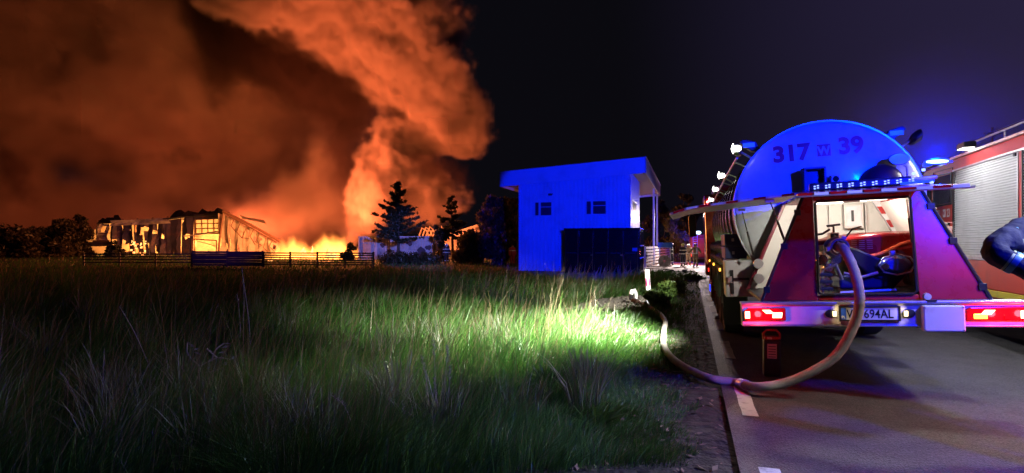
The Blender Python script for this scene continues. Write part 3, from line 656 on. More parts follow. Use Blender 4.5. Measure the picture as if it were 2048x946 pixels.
# left side flap propped up, its outer end bent down
sf = MB()
prof = [(-.54, 1.955), (-1.0, 1.92), (-1.45, 1.885), (-1.62, 1.865), (-1.80, 1.815)]
sf.rings([[Vector((x, .25 + .0*k, z)), Vector((x, 1.42, z)), Vector((x, 1.42, z + .028)), Vector((x, .25, z + .028))] for k, (x, z) in enumerate(prof)])
sd = sf.build('lifted_side_flap', 'alu', tk, bevel=.006)
for k in range(9):
    u0 = k/9; u1 = (k+1)/9 - .015
    def at(u):
        x = -.6 - 1.18*u
        for (xa, za), (xb, zb) in zip(prof, prof[1:]):
            if xb <= x <= xa: return x, za + (zb-za)*(xa-x)/(xa-xb)
    (xa, za), (xb, zb) = at(u0), at(u1)
    MB().prism([(xa, .2465, za+.004), (xb, .2465, zb+.004), (xb, .2465, zb+.025), (xa, .2465, za+.025)], (0, .003, 0)).build('reflective_tape', M_['white'] if k % 2 else 'tail', sd)
for a, b_ in (((-1.0, 1.4, 1.91), (-.88, 1.5, 1.35)), ((-.82, .32, 1.93), (-.70, .28, 1.50))):
    mid = [a[i]*.5 + b_[i]*.5 for i in range(3)]
    st = MB().cyl(mid, b_, .012, n=8).build('gas_strut', 'dark', tk, smooth=True); MB().cyl(a, mid, .006, n=6).build('rod', 'chrome', st, smooth=True)
    MB().box(a[0]-.04, a[0]+.04, a[1]-.02, a[1]+.02, a[2]-.03, a[2]).build('strut_bracket', 'white', st)
# warning light bar on top of the housing
lb = MB().prism([(-.47, .22, 1.985), (-.47, .22, 2.045), (-.45, .26, 2.06), (-.45, .36, 2.06), (-.45, .36, 1.985)], (.86, 0, .012)).build('light_bar', mat('light_bar_bronze', (.09, .07, .09), .3, .3), tk, bevel=.006)
for k in range(9):
    d = MB(); x = -.43 + .1*k
    for i in range(2):
        for j in range(2): d.box(x + .028*i, x + .016 + .028*i, .214, .2195, 1.997 + .022*j + .0013*k + .006*i, 2.008 + .022*j + .0013*k + .006*i)
    d.build('led_cluster', 'led', lb)
MB().tube([(.36, .25, 2.03), (.62, .3, 2.05)], .02, 8).build('light_tube', 'alu', lb, smooth=True); MB().tube([(.30, .2, 2.0), (.58, .24, 2.015)], .012, 8).build('light_tube', 'bluebeacon', lb, smooth=True)
for x, z in ((.42, 2.09), (.56, 2.0), (.5, 2.12)): MB().ball((x, .24, z), .018, 8).build('bulb', 'led', lb, smooth=True)

# chassis, wheels, side lockers
ch = MB()
for sx in (-1, 1): ch.box(sx*.42-.06, sx*.42+.06, .15, 11.3, .66, .86)
for y in (.6, 2.2, 4.1, 6.2): ch.box(-.36, .36, y, y+.12, .68, .84)
ch.box(-.95, .95, 1.75, 9.0, .86, .92)
ch.build('chassis', 'chassis', tk)
def wheel(x, y, r=.5, wd=.3, parent=tk, side=-1):
    m = Matrix.Translation((x, y, r)) @ Matrix.Rotation(R(-90 if side < 0 else 90), 4, 'Y')
    t = MB().lathe([(r*.58, -.01), (r*.66, .0), (r*.93, .01), (r, .05), (r, wd-.05), (r*.93, wd), (r*.58, wd)], m @ Matrix.Translation((0, 0, -wd)), 32).build('tyre', 'rubber', parent, smooth=True)
    h = MB().lathe([(.0, -.10), (r*.2, -.10), (r*.24, -.02), (r*.3, -.08), (r*.5, -.1), (r*.58, -.02), (r*.6, -.02)], m, 24).build('rim', 'alu', t, smooth=True)
    nut = MB()
    for k in range(8):
        a = 2*math.pi*k/8; nut.cyl(m @ Vector((r*.34*math.cos(a), r*.34*math.sin(a), -.08)), m @ Vector((r*.34*math.cos(a), r*.34*math.sin(a), -.05)), .014, n=6)
    nut.build('wheel_nut', 'chrome', t)
for y in (4.2, 5.5, 6.8, 10.35):
    for sx in (-1, 1): wheel(sx*1.12, y, .5, .3, tk, sx)
for y in (4.2, 5.5, 6.8):
    for sx in (-1, 1):
        f = MB(); rg = []
        for k in range(13):
            a = math.pi*(.03 + .94*k/12); rg.append([Vector((sx*.8, y + .62*math.cos(a), .5 + .6*math.sin(a))), Vector((sx*1.17, y + .62*math.cos(a), .5 + .6*math.sin(a))), Vector((sx*1.17, y + .605*math.cos(a), .5 + .585*math.sin(a))), Vector((sx*.8, y + .605*math.cos(a), .5 + .585*math.sin(a)))])
        f.rings(rg).build('mudguard', mat('mudguard_grey', (.2, .2, .22), .45, var=.2) if 'mudguard_grey' not in bpy.data.materials else bpy.data.materials['mudguard_grey'], tk, smooth=True)
for sx in (-1, 1):
    lk = MB().box(*sorted((sx*.86, sx*1.2)), 1.72, 2.1, .82, 1.28).build('side_locker', mat('locker_white', (.6, .58, .58), .45, var=.1, dirt=(.3, .28, .28)) if sx < 0 else 'white', tk, bevel=.015)
    MB().box(*sorted((sx*.92, sx*1.14)), 1.70, 1.72, 1.03, 1.06).build('latch_bar', 'black', lk); MB().box(*sorted((sx*1.12, sx*1.17)), 1.69, 1.725, 1.0, 1.08).build('latch', 'alu', lk)
    MB().box(*sorted((sx*1.10, sx*1.14)), 1.705, 1.72, .86, 1.16).build('hinge_strip', 'dark', lk)
    if sx < 0: MB().box(-1.15, -.8, 3.4, 3.43, .25, .8).build('mudflap', 'rubber', tk)
for z0 in (1.29, 1.46):
    bb = MB().box(-1.17, -.9, 2.1, 2.9, z0, z0 + .16).build('hose_box', 'bluebox', tk, bevel=.012)
    MB().box(-1.08, -1.05, 2.085, 2.1, z0 + .06, z0 + .1).build('handle', 'led' if False else 'alu', bb)
for z0 in (1.42, 1.22):
    ht = MB().cyl((-1.05, 3.0, z0), (-1.05, 8.6, z0), .105, n=18).build('hose_tube', 'steel', tk, smooth=True)
    for k in range(14): MB().lathe([(.107, 0), (.117, .01), (.117, .05), (.107, .06)], Matrix.Translation((-1.05, 3.1 + .4*k, z0)) @ AX_Y, 18).build('tube_band', 'dark', ht, smooth=True)
for y in (3.2, 5.6, 8.0):
    MB().box(-1.2, -1.18, y, y+.06, 1.08, 1.12).build('side_marker', 'amber', tk)
    MB().box(-1.16, -.9, y+.1, y+.14, .9, 1.36).build('tube_bracket', 'chassis', tk)
MB().box(-1.21, -1.19, 8.7, 8.78, .82, .9).build('side_marker', 'markerred', tk)
lamp('marker_light', 'POINT', T_(-1.28, 8.6, .86), .8, (1, .03, .02), shadow_soft_size=.03)
# red lower skirt with reflectors ahead of the axles
sk = MB().box(-1.2, -1.0, 7.6, 8.7, .28, .62).build('side_skirt', 'red', tk, bevel=.02)
MB().box(-1.22, -1.2, 7.65, 8.0, .42, .56).build('blue_flasher', 'bluebeacon', sk); MB().box(-1.21, -1.2, 7.6, 8.6, .30, .34).build('reflector', 'tail', sk)
# tractor cab in front
cb = MB().prism([(-1.22, 9.2, .95), (-1.22, 9.2, 2.62), (-1.22, 9.5, 2.74), (-1.22, 10.9, 2.78), (-1.22, 11.4, 2.1), (-1.22, 11.5, .6), (-1.22, 10.9, .6), (-1.22, 10.8, 1.0)], (2.44, 0, 0)).build('cab', 'red', tk, bevel=.04)
MB().prism([(-1.225, 10.2, 1.75), (-1.225, 10.25, 2.4), (-1.225, 10.9, 2.4), (-1.225, 11.2, 1.75)], (.01, 0, 0)).build('side_window', 'glass', cb)
MB().box(-1.0, 1.0, 9.3, 10.2, 2.78, 2.95).build('roof_fairing', 'red', cb, bevel=.04)
for z in (1.5, 1.9, 2.3): MB().box(-1.2, -.2, 9.185, 9.2, z, z+.02).build('panel_joint', 'tail', cb)
mirr = MB().box(-1.62, -1.42, 11.0, 11.1, 1.7, 2.3).build('wing_mirror', 'dark', cb, bevel=.03)
for k in range(5): MB().cyl((-1.0 + .03*k, 9.05, 1.0), (-1.05 + .03*k, 9.05, 2.3), .012, n=6).build('air_line', 'red', tk)

# ------------------------------------------------------------------ suction hose from the pump to the ditch
gh = lambda X, Y: float(gz(X, Y)) + .05
pts = [T_(-.25, .20, 1.425), T_(-.25, .10, 1.425), T_(-.245, -.02, 1.40), T_(-.21, -.10, 1.28), T_(-.175, -.14, 1.10), T_(-.17, -.15, .92), T_(-.22, -.14, .72), T_(-.36, -.14, .46), T_(-.56, -.14, .30), T_(-.80, -.13, .18), T_(-1.05, -.12, .13)]
for px_, py_ in ((1470, 765), (1420, 757), (1370, 735), (1340, 712), (1327, 688), (1328, 660), (1331, 645), (1322, 630), (1306, 618), (1285, 606), (1265, 600)):
    Yg = F * 1.55 / (py_ - 487)
    for _ in range(12):
        p = P(px_, py_, Yg); Yg = F * (CAMZ - gh(p.x, p.y) - .02) / (py_ - 487)
    p = P(px_, py_, Yg); pts.append(Vector((p.x, p.y, gh(p.x, p.y) + .02)))
def catmull(pts, n=8):
    out = []; P_ = [pts[0]] + pts + [pts[-1]]
    for i in range(1, len(P_) - 2):
        a, b, c, d = P_[i-1:i+3]
        for k in range(n):
            t = k/n; out.append(.5*((2*b) + (c-a)*t + (2*a-5*b+4*c-d)*t*t + (3*b-a-3*c+d)*t**3))
    return out + [pts[-1]]
hp_ = catmull(pts)
hs = MB().tube(hp_, [.044 + .0015*math.sin(i*1.9) for i in range(len(hp_))], 14).build('water_hose', 'hose', None, smooth=True)
tag(hs, 'thick grey brown hose hanging from the pump and curling into the grass', 'hose')
MB().tube(hp_[84:87], .055, 14).build('coupling', 'alu', hs, smooth=True)

# portable lamp standing on the road under the bumper
pl = thing('battery_lamp', 'black portable battery lamp box with red carrying handle standing under the bumper', 'lamp', T_(-.81, .85, -.0) - Vector((0,0,.0)), (0, 0, R(-TYAW)))
pl.location.z = .0
MB().box(-.085, .085, -.07, .07, .002, .40).build('housing', 'dark', pl, bevel=.014)
MB().box(-.05, .045, -.0725, -.07, .20, .36).build('label_plate', 'white', pl)
for k in range(5): MB().box(-.04, .035, -.0735, -.0724, .215 + .028*k, .222 + .028*k).build('print_line', 'black', pl)
MB().tube([(-.08, 0, .40), (-.085, 0, .46), (-.05, 0, .50), (.05, 0, .50), (.085, 0, .46), (.08, 0, .40)], .014, 8).build('handle', mat('handle_red', (.5, .03, .03), .35), pl, smooth=True)
MB().box(-.075, .075, -.05, .05, .40, .435).build('lid', mat('lid_taillit', (.45, .04, .04), .35), pl, bevel=.01)  # red light of the tail lamp is put into the lid colour
MB().box(-.05, .0, -.055, -.05, .405, .43).build('catch', 'white', pl)
# ------------------------------------------------------------------ red fire engine at the right
fe = thing('fire_engine', 'red fire engine at the right edge with grey roller shutters and number 57 23', 'fire engine', EC, (0, 0, R(-EYAW)))
MB().box(.03, 2.45, -6.6, 2.42, .62, 2.86).build('body', 'orange_red', fe, bevel=.02)
MB().box(.005, .03, -6.6, 2.42, .80, 1.205).build('skirt', 'orange_red', fe, bevel=.006)
MB().box(-.005, .03, -6.6, 4.2, .70, .79).build('stripe', 'yellow', fe, bevel=.004)
MB().box(.005, .03, -6.6, 2.42, 2.665, 2.83).build('top_band', 'orange_red', fe, bevel=.006)
MB().box(-.03, .03, -6.6, 2.46, 2.83, 2.875).build('roof_gutter', 'alu', fe, bevel=.008)
MB().box(-.012, .03, -6.6, 2.40, 2.632, 2.664).build('shutter_rail', 'alu', fe, bevel=.005)
MB().box(-.012, .03, -6.6, 2.40, 1.206, 1.238).build('shutter_sill', 'alu', fe, bevel=.005)
SHM = mat('shutter_grey', (.56, .57, .58), .42, .15, var=.05, dirt=(.42, .43, .44), dscale=1.2)
def shutter(y0, y1, x=.0):
    n = 38; z0, z1 = 1.24, 2.63; rg = []
    for k in range(n):
        a = z0 + (z1-z0)*k/n; h = (z1-z0)/n
        for u, dx in ((0, .012), (.12, .001), (.5, -.003), (.88, .001)): rg.append([Vector((x + dx, y0, a + h*u)), Vector((x + dx, y1, a + h*u))])
    s = MB().rings(rg, False, False).build('roller_shutter', SHM, fe, smooth='all')
    MB().box(-.014, .004, y0-.02, y0, 1.24, 2.63).build('guide', 'alu', s); MB().box(-.014, .004, y1, y1+.02, 1.24, 2.63).build('guide', 'dark', s)
    MB().box(-.02, -.004, y0+.02, y1-.02, 1.245, 1.275).build('bottom_rail', 'alu', s)
    MB().box(-.04, -.015, (y0+y1)/2 - .3, (y0+y1)/2 - .14, 1.25, 1.30).build('handle', 'black', s, bevel=.006)
    MB().box(-.03, -.01, y0+.02, y0+.07, 2.58, 2.62).build('lock', 'black', s)
for y0, y1 in ((.16, 2.33), (-2.25, .02), (-4.6, -2.4)): shutter(y0, y1)
MB().box(-.006, .03, .045, .135, 1.24, 2.63).build('pillar', 'orange_red', fe, bevel=.006); MB().box(-.006, .03, -2.375, -2.275, 1.24, 2.63).build('pillar', 'orange_red', fe, bevel=.006)
MB().lathe([(.0, -.012), (.022, -.01), (.026, 0)], Matrix.Translation((-.006, .09, 1.75)) @ AX_X, 14).build('pillar_lamp', 'led', fe)
# roof rail, ladders and boxes
rl = MB().tube([(.08, -6.4, 3.02), (.08, 2.25, 3.02)], .018, 8).build('roof_rail', 'alu', fe, smooth=True)
for k in range(7): MB().cyl((.08, -6.0 + 1.35*k, 2.87), (.08, -6.0 + 1.35*k, 3.02), .013, n=8).build('rail_post', 'alu', rl)
for y, l, m in ((1.35, .5, 'alu'), (.2, .9, 'bluebox'), (-1.4, 1.2, 'alu'), (1.95, .2, 'dark')):
    MB().box(.2, .6, y, y + l, 2.87, 2.96).build('roof_box', m, fe, bevel=.01)
ladr = MB()
for x in (.8, 1.2): ladr.box(x-.02, x+.02, -6, 2.0, 2.98, 3.05)
for k in range(24): ladr.cyl((.8, -5.8 + .33*k, 3.01), (1.2, -5.8 + .33*k, 3.01), .014, n=6)
ladr.build('roof_ladder', 'alu', fe)
# crew cab
cab = MB().prism([(.04, 2.46, .62), (.04, 2.46, 2.86), (.04, 3.95, 2.86), (.04, 4.25, 2.72), (.04, 4.42, 2.0), (.04, 4.45, .62)], (2.38, 0, 0)).build('cab', 'orange_red', fe, bevel=.05)
MB().prism([(.036, 2.60, 2.14), (.036, 2.60, 2.62), (.036, 3.36, 2.64), (.036, 3.42, 2.14)], (-.008, 0, 0)).build('cab_window', 'glass', cab, bevel=.004)
wf = [(.03, 2.57, 2.12), (.03, 2.57, 2.64), (.03, 3.38, 2.665), (.03, 3.45, 2.12)]
MB().tube(wf + [wf[0]], .014, 6).build('window_seal', 'black', cab)
MB().tube([(.025, 2.6, 2.42), (.025, 3.37, 2.43)], .008, 6).build('window_bar', 'alu', cab)
dj = [(.034, 2.52, .9), (.034, 2.52, 2.72), (.034, 3.46, 2.74), (.034, 3.5, .9)]
MB().tube(dj, .007, 5).build('door_joint', 'black', cab)
MB().box(.0, .035, 2.64, 2.84, 1.76, 1.80).build('door_handle', 'black', cab, bevel=.01)
MB().prism([(.036, 3.60, 2.0), (.036, 3.60, 2.66), (.036, 3.95, 2.66), (.036, 4.2, 2.0)], (-.008, 0, 0)).build('cab_window', 'glass', cab, bevel=.004)
my = Matrix.Rotation(R(-90), 4, 'Z') @ UPR      # text facing -x, reading towards -y
text('number_lettering', '57', .20, 'whitetext', cab, Matrix.Translation((.034, 3.30, 1.905)) @ my, .004, .001, 'LEFT', .72)
text('number_lettering', '23', .20, 'whitetext', cab, Matrix.Translation((.034, 2.80, 1.905)) @ my, .004, .001, 'LEFT', .72)
MB().box(.033, .037, 2.86, 2.985, 1.905, 2.045).build('letter_box', 'whitetext', cab)
text('letter', 'W', .10, 'redtext', cab, Matrix.Translation((.031, 2.975, 1.94)) @ my, .001, .0008, 'LEFT', .8)
mi = MB().box(-.32, -.12, 4.3, 4.4, 1.9, 2.5).build('wing_mirror', 'dark', cab, bevel=.03); MB().tube([(.05, 4.3, 2.4), (-.2, 4.35, 2.45)], .015, 6).build('mirror_arm', 'dark', mi)
def beacon(y, r, zb):
    b = MB().lathe([(r*.9, 0), (r, .02), (r, .05), (r*.9, .06)], Matrix.Translation((.2, y, zb)), 20).build('beacon', 'dark', fe, smooth=True)
    MB().lathe([(r*.85, .06), (r*.86, .12), (r*.7, .17), (.0, .18)], Matrix.Translation((.2, y, zb)), 20).build('beacon_glass', 'bluebeacon', b, smooth='all')
    return b
# front light bar on the cab roof, shining blue white
fb = MB().box(.05, 2.4, 3.55, 3.95, 2.87, 2.90).build('light_bar', 'dark', fe, bevel=.01)
MB().rings([[Vector((.18 + .22*math.cos(t)*k, 3.78 + .2*math.sin(t)*k, 2.90 + h)) for t in [2*math.pi*i/20 for i in range(20)]] for k, h in ((1, 0), (1.02, .05), (.9, .10), (.55, .135), (.05, .145))]).build('lit_beacon', 'bluebeacon', fb, smooth='all')
MB().rings([[Vector((.12 + .17*math.cos(t)*k, 3.56 + .04*math.sin(t)*k, 2.955 + h)) for t in [2*math.pi*i/16 for i in range(16)]] for k, h in ((.5, -.03), (1, -.015), (1, .015), (.5, .03))]).build('beacon_bulb', 'beaconhot', fb, smooth='all')
beacon(-5.9, .11, 2.88)
for yy in (-3.6, -1.2, 1.6):
    s = MB().box(-.16, .0, yy-.15, yy+.15, 2.90, 2.99).build('side_lamp', 'dark', fe, bevel=.015); MB().box(-.155, -.02, yy-.13, yy+.13, 2.893, 2.8995).build('lens', 'lampglow', s)
for y in (-4.2, 3.25):
    t_ = Matrix.Translation((.12, y, .5)) 
    wheel(.06, y, .52, .3, fe, -1)
    wheel(2.4, y, .52, .3, fe, 1)
MB().box(.1, 2.35, -6.5, 4.3, .5, .64).build('chassis', 'chassis', fe)
# ------------------------------------------------------------------ gatehouse
M_['clad'] = mat('white_cladding', (.62, .63, .66), .45, var=.06, dirt=(.5, .5, .5), dscale=.8)
M_['soffit'] = mat('soffit_boards', (.34, .3, .28), .7, var=.2)
M_['frame'] = mat('window_frame', (.6, .6, .62), .45, var=.05)
M_['blind'] = mat('dim_pane', (.03, .03, .06), .12, var=.5, scale=3)
HY = TYAW
gh_ = thing('gatehouse', 'two storey flat roofed gatehouse lit solid blue beyond the meadow', 'building', HOUSE_C, (0, 0, R(-HY)))
HW, HD, HH = 7.05, 6.2, 5.4
def wave_wall(name, a, b, z0, z1, pitch, dep, parent, m='clad'):
    """Sheet with vertical trapezoid ribs from a to b (2-D points), ribs towards the left of a->b."""
    a = Vector((*a, 0)); b = Vector((*b, 0)); d = (b-a); L = d.length; d.normalize(); nrm = Vector((d.y, -d.x, 0)); pr_ = []
    n = int(L/pitch)
    for k in range(n):
        u = L*k/n; p = L/n
        for du, h in ((0, 0), (.62*p, 0), (.72*p, dep), (.90*p, dep)): pr_.append(a + d*(u+du) + nrm*h)
    pr_.append(b); 
    zt = z1 if callable(z1) else (lambda x: z1)
    return MB().rings([[p + Vector((0,0,z0)) for p in pr_], [p + Vector((0,0,zt(p.x))) for p in pr_]], False, False).build(name, m, parent)
RX0, RX1, RY0, RY1 = -HW-1.25, .95, -.22, 17.2
def rz_(x): return 5.62 + (x - RX0)*.062
wave_wall('front_wall', (-HW, 0), (0, 0), 0, lambda x: rz_(x) - .01, .24, .04, gh_)
wave_wall('side_wall', (0, 0), (0, HD), 0, lambda x: rz_(0) - .01, .24, .04, gh_)
MB().box(-HW, -HW+.05, .05, HD, 0, HH).build('far_wall', 'clad', gh_); MB().box(-HW+.05, -.03, HD-.05, HD, 0, HH).build('back_wall', 'clad', gh_)
MB().box(-HW-.03, -HW+.05, -.035, .05, 0, HH).build('corner_trim', 'frame', gh_); MB().box(-.05, .035, -.035, .035, 0, HH).build('corner_trim', 'frame', gh_)
# roof: flat slab with a deep fascia, running on as a canopy behind; it climbs slightly to the right
roof = MB().prism([(RX0, RY0+.06, rz_(RX0)), (RX1, RY0+.06, rz_(RX1)), (RX1, RY0+.06, rz_(RX1)+.42), (RX0, RY0+.06, rz_(RX0)+.42)], (0, RY1-RY0-.12, 0)).build('roof', 'clad', gh_)
FH = .95
def fascia(a, b):
    ax, ay = a; bx_, by = b
    v = [Vector((ax, ay, rz_(ax)-.2)), Vector((bx_, by, rz_(bx_)-.2)), Vector((bx_, by, rz_(bx_)-.2+FH)), Vector((ax, ay, rz_(ax)-.2+FH))]
    d = Vector((bx_-ax, by-ay, 0)).normalized(); return MB().prism(v, Vector((-d.y, d.x, 0))*.06).build('fascia', 'clad', roof)
fascia((RX0, RY0), (RX1, RY0)); fascia((RX1, RY0), (RX1, RY1)); fascia((RX1, RY1), (RX0, RY1)); fascia((RX0, RY1), (RX0, RY0))
MB().tube([(RX0-.01, RY0-.01, rz_(RX0)-.2+FH), (RX1+.01, RY0-.01, rz_(RX1)-.2+FH), (RX1+.01, RY1, rz_(RX1)-.2+FH)], .03, 6).build('edge_flashing', 'frame', roof)
for k in range(16):
    y = RY0 + .1 + 1.1*k
    MB().prism([(RX0+.08, y, rz_(RX0)-.03), (RX1-.08, y, rz_(RX1)-.03), (RX1-.08, y, rz_(RX1)-.005), (RX0+.08, y, rz_(RX0)-.005)], (0, 1.06, 0)).build('soffit_board', 'soffit', roof)
for x, y in ((.7, 11.8), (.7, 16.6), (-6.6, 16.6)):
    MB().box(x-.07, x+.07, y-.07, y+.07, 0, rz_(x)-.03).build('canopy_post', 'frame', gh_)
def hwin(x0, x1, z0, z1, split, lab=None):
    f = MB(); t = .06
    f.box(x0, x1, -.095, -.0, z1-t, z1); f.box(x0, x1, -.095, -.0, z0, z0+t); f.box(x0, x0+t, -.095, 0, z0+t, z1-t); f.box(x1-t, x1, -.095, 0, z0+t, z1-t)
    sx0, sx1 = x0 + (x1-x0)*split - .07, x0 + (x1-x0)*split + .07; f.box(sx0, sx1, -.095, 0, z0+t, z1-t)
    w_ = f.build('window', 'frame', gh_)
    MB().box(x0+t, sx0, -.062, -.048, z0+t, z1-t).build('pane', 'blind', w_); MB().box(sx1, x1-t, -.062, -.048, z0+t, z1-t).build('pane', 'blind', w_)
    MB().box(sx1, x1-t, -.07, -.062, (z0+z1)/2+.1, (z0+z1)/2+.14).build('glazing_bar', 'frame', w_)
    MB().box(x0-.06, x1+.06, -.15, -.0, z0-.045, z0-.002).build('sill', 'frame', w_)
hwin(-6.02, -4.85, 3.48, 4.42, .30); hwin(-2.72, -1.42, 3.52, 4.42, .30)
f = MB().box(.025, .06, .7, 3.6, 3.1, 4.5).build('side_window', 'frame', gh_)
for y in (.8, 1.75, 2.7): MB().box(.06, .066, y, y+.82, 3.2, 4.4).build('pane', 'blind', f)
wl = MB().prism([(-5.1, -.14, 4.78), (-4.86, -.14, 4.78), (-4.83, -.02, 4.88), (-5.13, -.02, 4.88)], (0, 0, .05)).build('wall_lamp', 'dark', gh_)
MB().lathe([(.11, -.02), (.14, 0), (.11, .02)], Matrix.Translation((.25, 1.6, 4.35)) @ AX_Y, 18).build('siren_ring', 'frame', gh_); MB().box(.0, .3, 1.55, 1.65, 4.42, 4.46).build('siren_arm', 'frame', gh_)

# black storage container in front of it
CT = P(1278, 540, 32.4); ct_ = thing('storage_container', 'glossy black storage container standing against the blue gatehouse front', 'container', (CT.x, CT.y, -.3), (0, 0, R(-HY)))
M_['ctblack'] = mat('container_black', (.006, .006, .007), .12, var=.3, dirt=(.014, .012, .01), dscale=2)
CLN, CD, CHH = 4.25, 2.3, 2.58
MB().box(-CLN, 0, .03, CD, .12, CHH-.05).build('body', 'ctblack', ct_, bevel=.01)
MB().box(-CLN-.06, .06, -.06, CD+.05, CHH-.05, CHH+.06).build('roof_edge', M_['ctblack'], ct_, bevel=.01)
MB().box(-CLN, 0, -.04, CD, .0, .12).build('base_rail', 'ctblack', ct_)
for k in range(5):
    x0 = -CLN + CLN*k/5 + .02; x1 = -CLN + CLN*(k+1)/5 - .02
    d = MB().box(x0, x1, -.03, .03, .14, CHH-.08).build('door_panel', 'ctblack', ct_, bevel=.008)
    MB().cyl((x1-.05, -.05, .2), (x1-.05, -.05, CHH-.15), .018, n=8).build('lock_rod', 'chrome', d, smooth=True)
    if k in (1, 3): MB().box(x1-.16, x1-.02, -.065, -.05, 1.05, 1.13).build('lock_handle', 'chrome', d)
    MB().box(x0+.08, x1-.14, -.036, -.03, 1.2, 1.215).build('panel_crease', 'dark', d)
MB().box(-.36, -.1, -.04, -.031, 1.32, 1.5).build('label_plate', mat('sticker_grey', (.3, .3, .4), .5), ct_)
tag_ = MB()
for k in range(2): tag_.box(-.34, -.12, -.0425, -.0402, 1.36 + .07*k, 1.39 + .07*k)
tag_.build('label_print', 'black', ct_)
MB().box(.003, .045, .05, CD-.02, .14, CHH-.1).build('end_door', 'ctblack', ct_)
for k in range(4):
    y = .25 + .58*k
    MB().cyl((.075, y, .2), (.075, y, CHH-.15), .024, n=8).build('lock_rod', 'chrome', ct_, smooth=True)
    for z in (.9, 1.6): MB().box(.05, .11, y-.1, y+.1, z, z+.06).build('lock_handle', 'white', ct_)

# ------------------------------------------------------------------ burning hall
M_['char'] = mat('charred_sheet', (.065, .05, .075), .6, .3, var=.6, scale=1.2, bump=.4, bscale=6, dirt=(.16, .07, .07), dscale=.8)
M_['pale'] = mat('scorched_pale_sheet', (.5, .42, .36), .7, var=.25, scale=.8, bump=.4, bscale=3, dirt=(.14, .09, .07), dscale=.6)
M_['sootroof'] = mat('soot_black_roof', (.02, .017, .016), .8, var=.4)
M_['bentsteel'] = mat('bent_steel', (.2, .1, .07), .6, .3, var=.4)
hall = thing('burning_hall', 'burning warehouse with charred wall sheets, holed windows and collapsed gable under smoke', 'building', P(320, 520, 90))
HO = P(320, 520, 90); HO.z = -.35; hall.location = HO
def hp3(px, py, dy=0): 
    p = P(px, py, 90 + dy); return p - HO
def sheet(name, poly, m, n=(10, 12), holes=0, amp=.25, seed=1, dy=0, parent=hall, thick=.06, keep=None, ref=None):
    """Buckled wall sheet spanning the four px corners (bl, br, tr, tl), ragged cells burned out."""
    g = random.Random(seed); bl, br, tr, tl = [hp3(x, y, d) for x, y, d in [(*c, dy) if len(c) == 2 else c for c in poly]]
    nx, nz = n; v = []
    for j in range(nz+1):
        for i in range(nx+1):
            u, t = i/nx, j/nz; p = bl*(1-u)*(1-t) + br*u*(1-t) + tr*u*t + tl*(1-u)*t
            w_ = amp*(math.sin(u*7+seed)+math.cos(t*5+seed*2+u*3))*.5
            p = p + Vector((g.uniform(-.4, .4)*((br-bl).length/nx)*.7*(0 < i < nx), w_ + g.uniform(-.1, .1)*amp, g.uniform(-.4, .4)*((tl-bl).length/nz)*.7*(0 < j < nz)))
            v.append(p)
    f = []
    for j in range(nz):
        for i in range(nx):
            if holes:
                c = math.sin(i*1.9+seed)*math.cos(j*.9+seed*1.7+i*.3) + .5*math.sin(j*1.3+seed) + g.uniform(-.5, .5)
                if c > 1.2 - holes: continue
            f.append((j*(nx+1)+i, j*(nx+1)+i+1, (j+1)*(nx+1)+i+1, (j+1)*(nx+1)+i))
    o = MB().add(v, f).build(name, m, parent)
    md = o.modifiers.new('thick', 'SOLIDIFY'); md.thickness = thick
    return o
G_ = 520
xs_ = [222, 245, 268, 290, 312, 334]
for k, (a, b_) in enumerate(zip(xs_, xs_[1:])):
    sheet('wall_sheet', [(a+.6, G_), (b_-.6, G_), (b_-.6, 449 - (k+1)*1.2), (a+.6, 449 - k*1.2)], 'char', (4, 9), .22 + .12*(k % 2), .55, 3+k)
sheet('wall_sheet', [(334, G_), (362, G_), (362, 437), (334, 441)], 'char', (4, 10), .0, .2, 12); sheet('wall_sheet', [(362.5, G_), (384, G_), (388, 434), (362.5, 437)], 'char', (4, 10), .12, .2, 14)
sheet('eaves_sheet', [(224, 452), (340, 446), (340, 436), (224, 441)], 'pale', (16, 2), 0, .5, 5, -.6)
# curled bright corner at the left end
sheet('curled_sheet', [(187, 480), (219, 481), (216, 447), (196, 449)], 'pale', (6, 6), .15, .8, 9, .3)
MB().tube([hp3(186, 482, -.2), hp3(220, 482, -.2)], .14, 6).build('lintel', 'bentsteel', hall); MB().tube([hp3(190, 468, -.2), hp3(220, 466, -.2)], .06, 5).build('lintel', 'bentsteel', hall)
sheet('wall_sheet', [(165, 493), (218, 492), (218, 483), (166, 484)], 'char', (8, 2), 0, .2, 21); sheet('wall_sheet', [(214, G_), (223, G_), (223, 483), (214, 483)], 'char', (2, 6), 0, .2, 22)
sheet('wall_sheet', [(158, G_), (168, G_), (168, 484), (158, 484)], 'char', (2, 6), 0, .2, 23)
# grid window and doorway
for x in (392, 404, 416, 428, 438): MB().tube([hp3(x, 467), hp3(x-1, 438)], .09, 6).build('mullion', 'bentsteel', hall)
for y in (467, 457, 447): MB().tube([hp3(390, y+.5), hp3(412, y-.4), hp3(440, y)], .09, 6).build('transom', 'bentsteel', hall)
sheet('wall_sheet', [(388, 440), (442, 438), (446, 425), (388, 429)], 'char', (6, 2), 0, .2, 24); sheet('hanging_sheet', [(368, 474), (440, 464), (440, 461), (366, 472)], 'pale', (8, 1), 0, .3, 25, -.4)
MB().tube([hp3(384, 520), hp3(384, 478), hp3(433, 481), hp3(433, 520)], .12, 6).build('door_frame', 'bentsteel', hall)
MB().tube([hp3(386, 480, -.3), hp3(410, 486, -.3), hp3(430, 492, -.3)], .05, 5).build('fallen_rod', 'bentsteel', hall)
sheet('wall_sheet', [(371, G_), (383, G_), (383, 476), (373, 474)], 'char', (2, 8), .1, .2, 26)
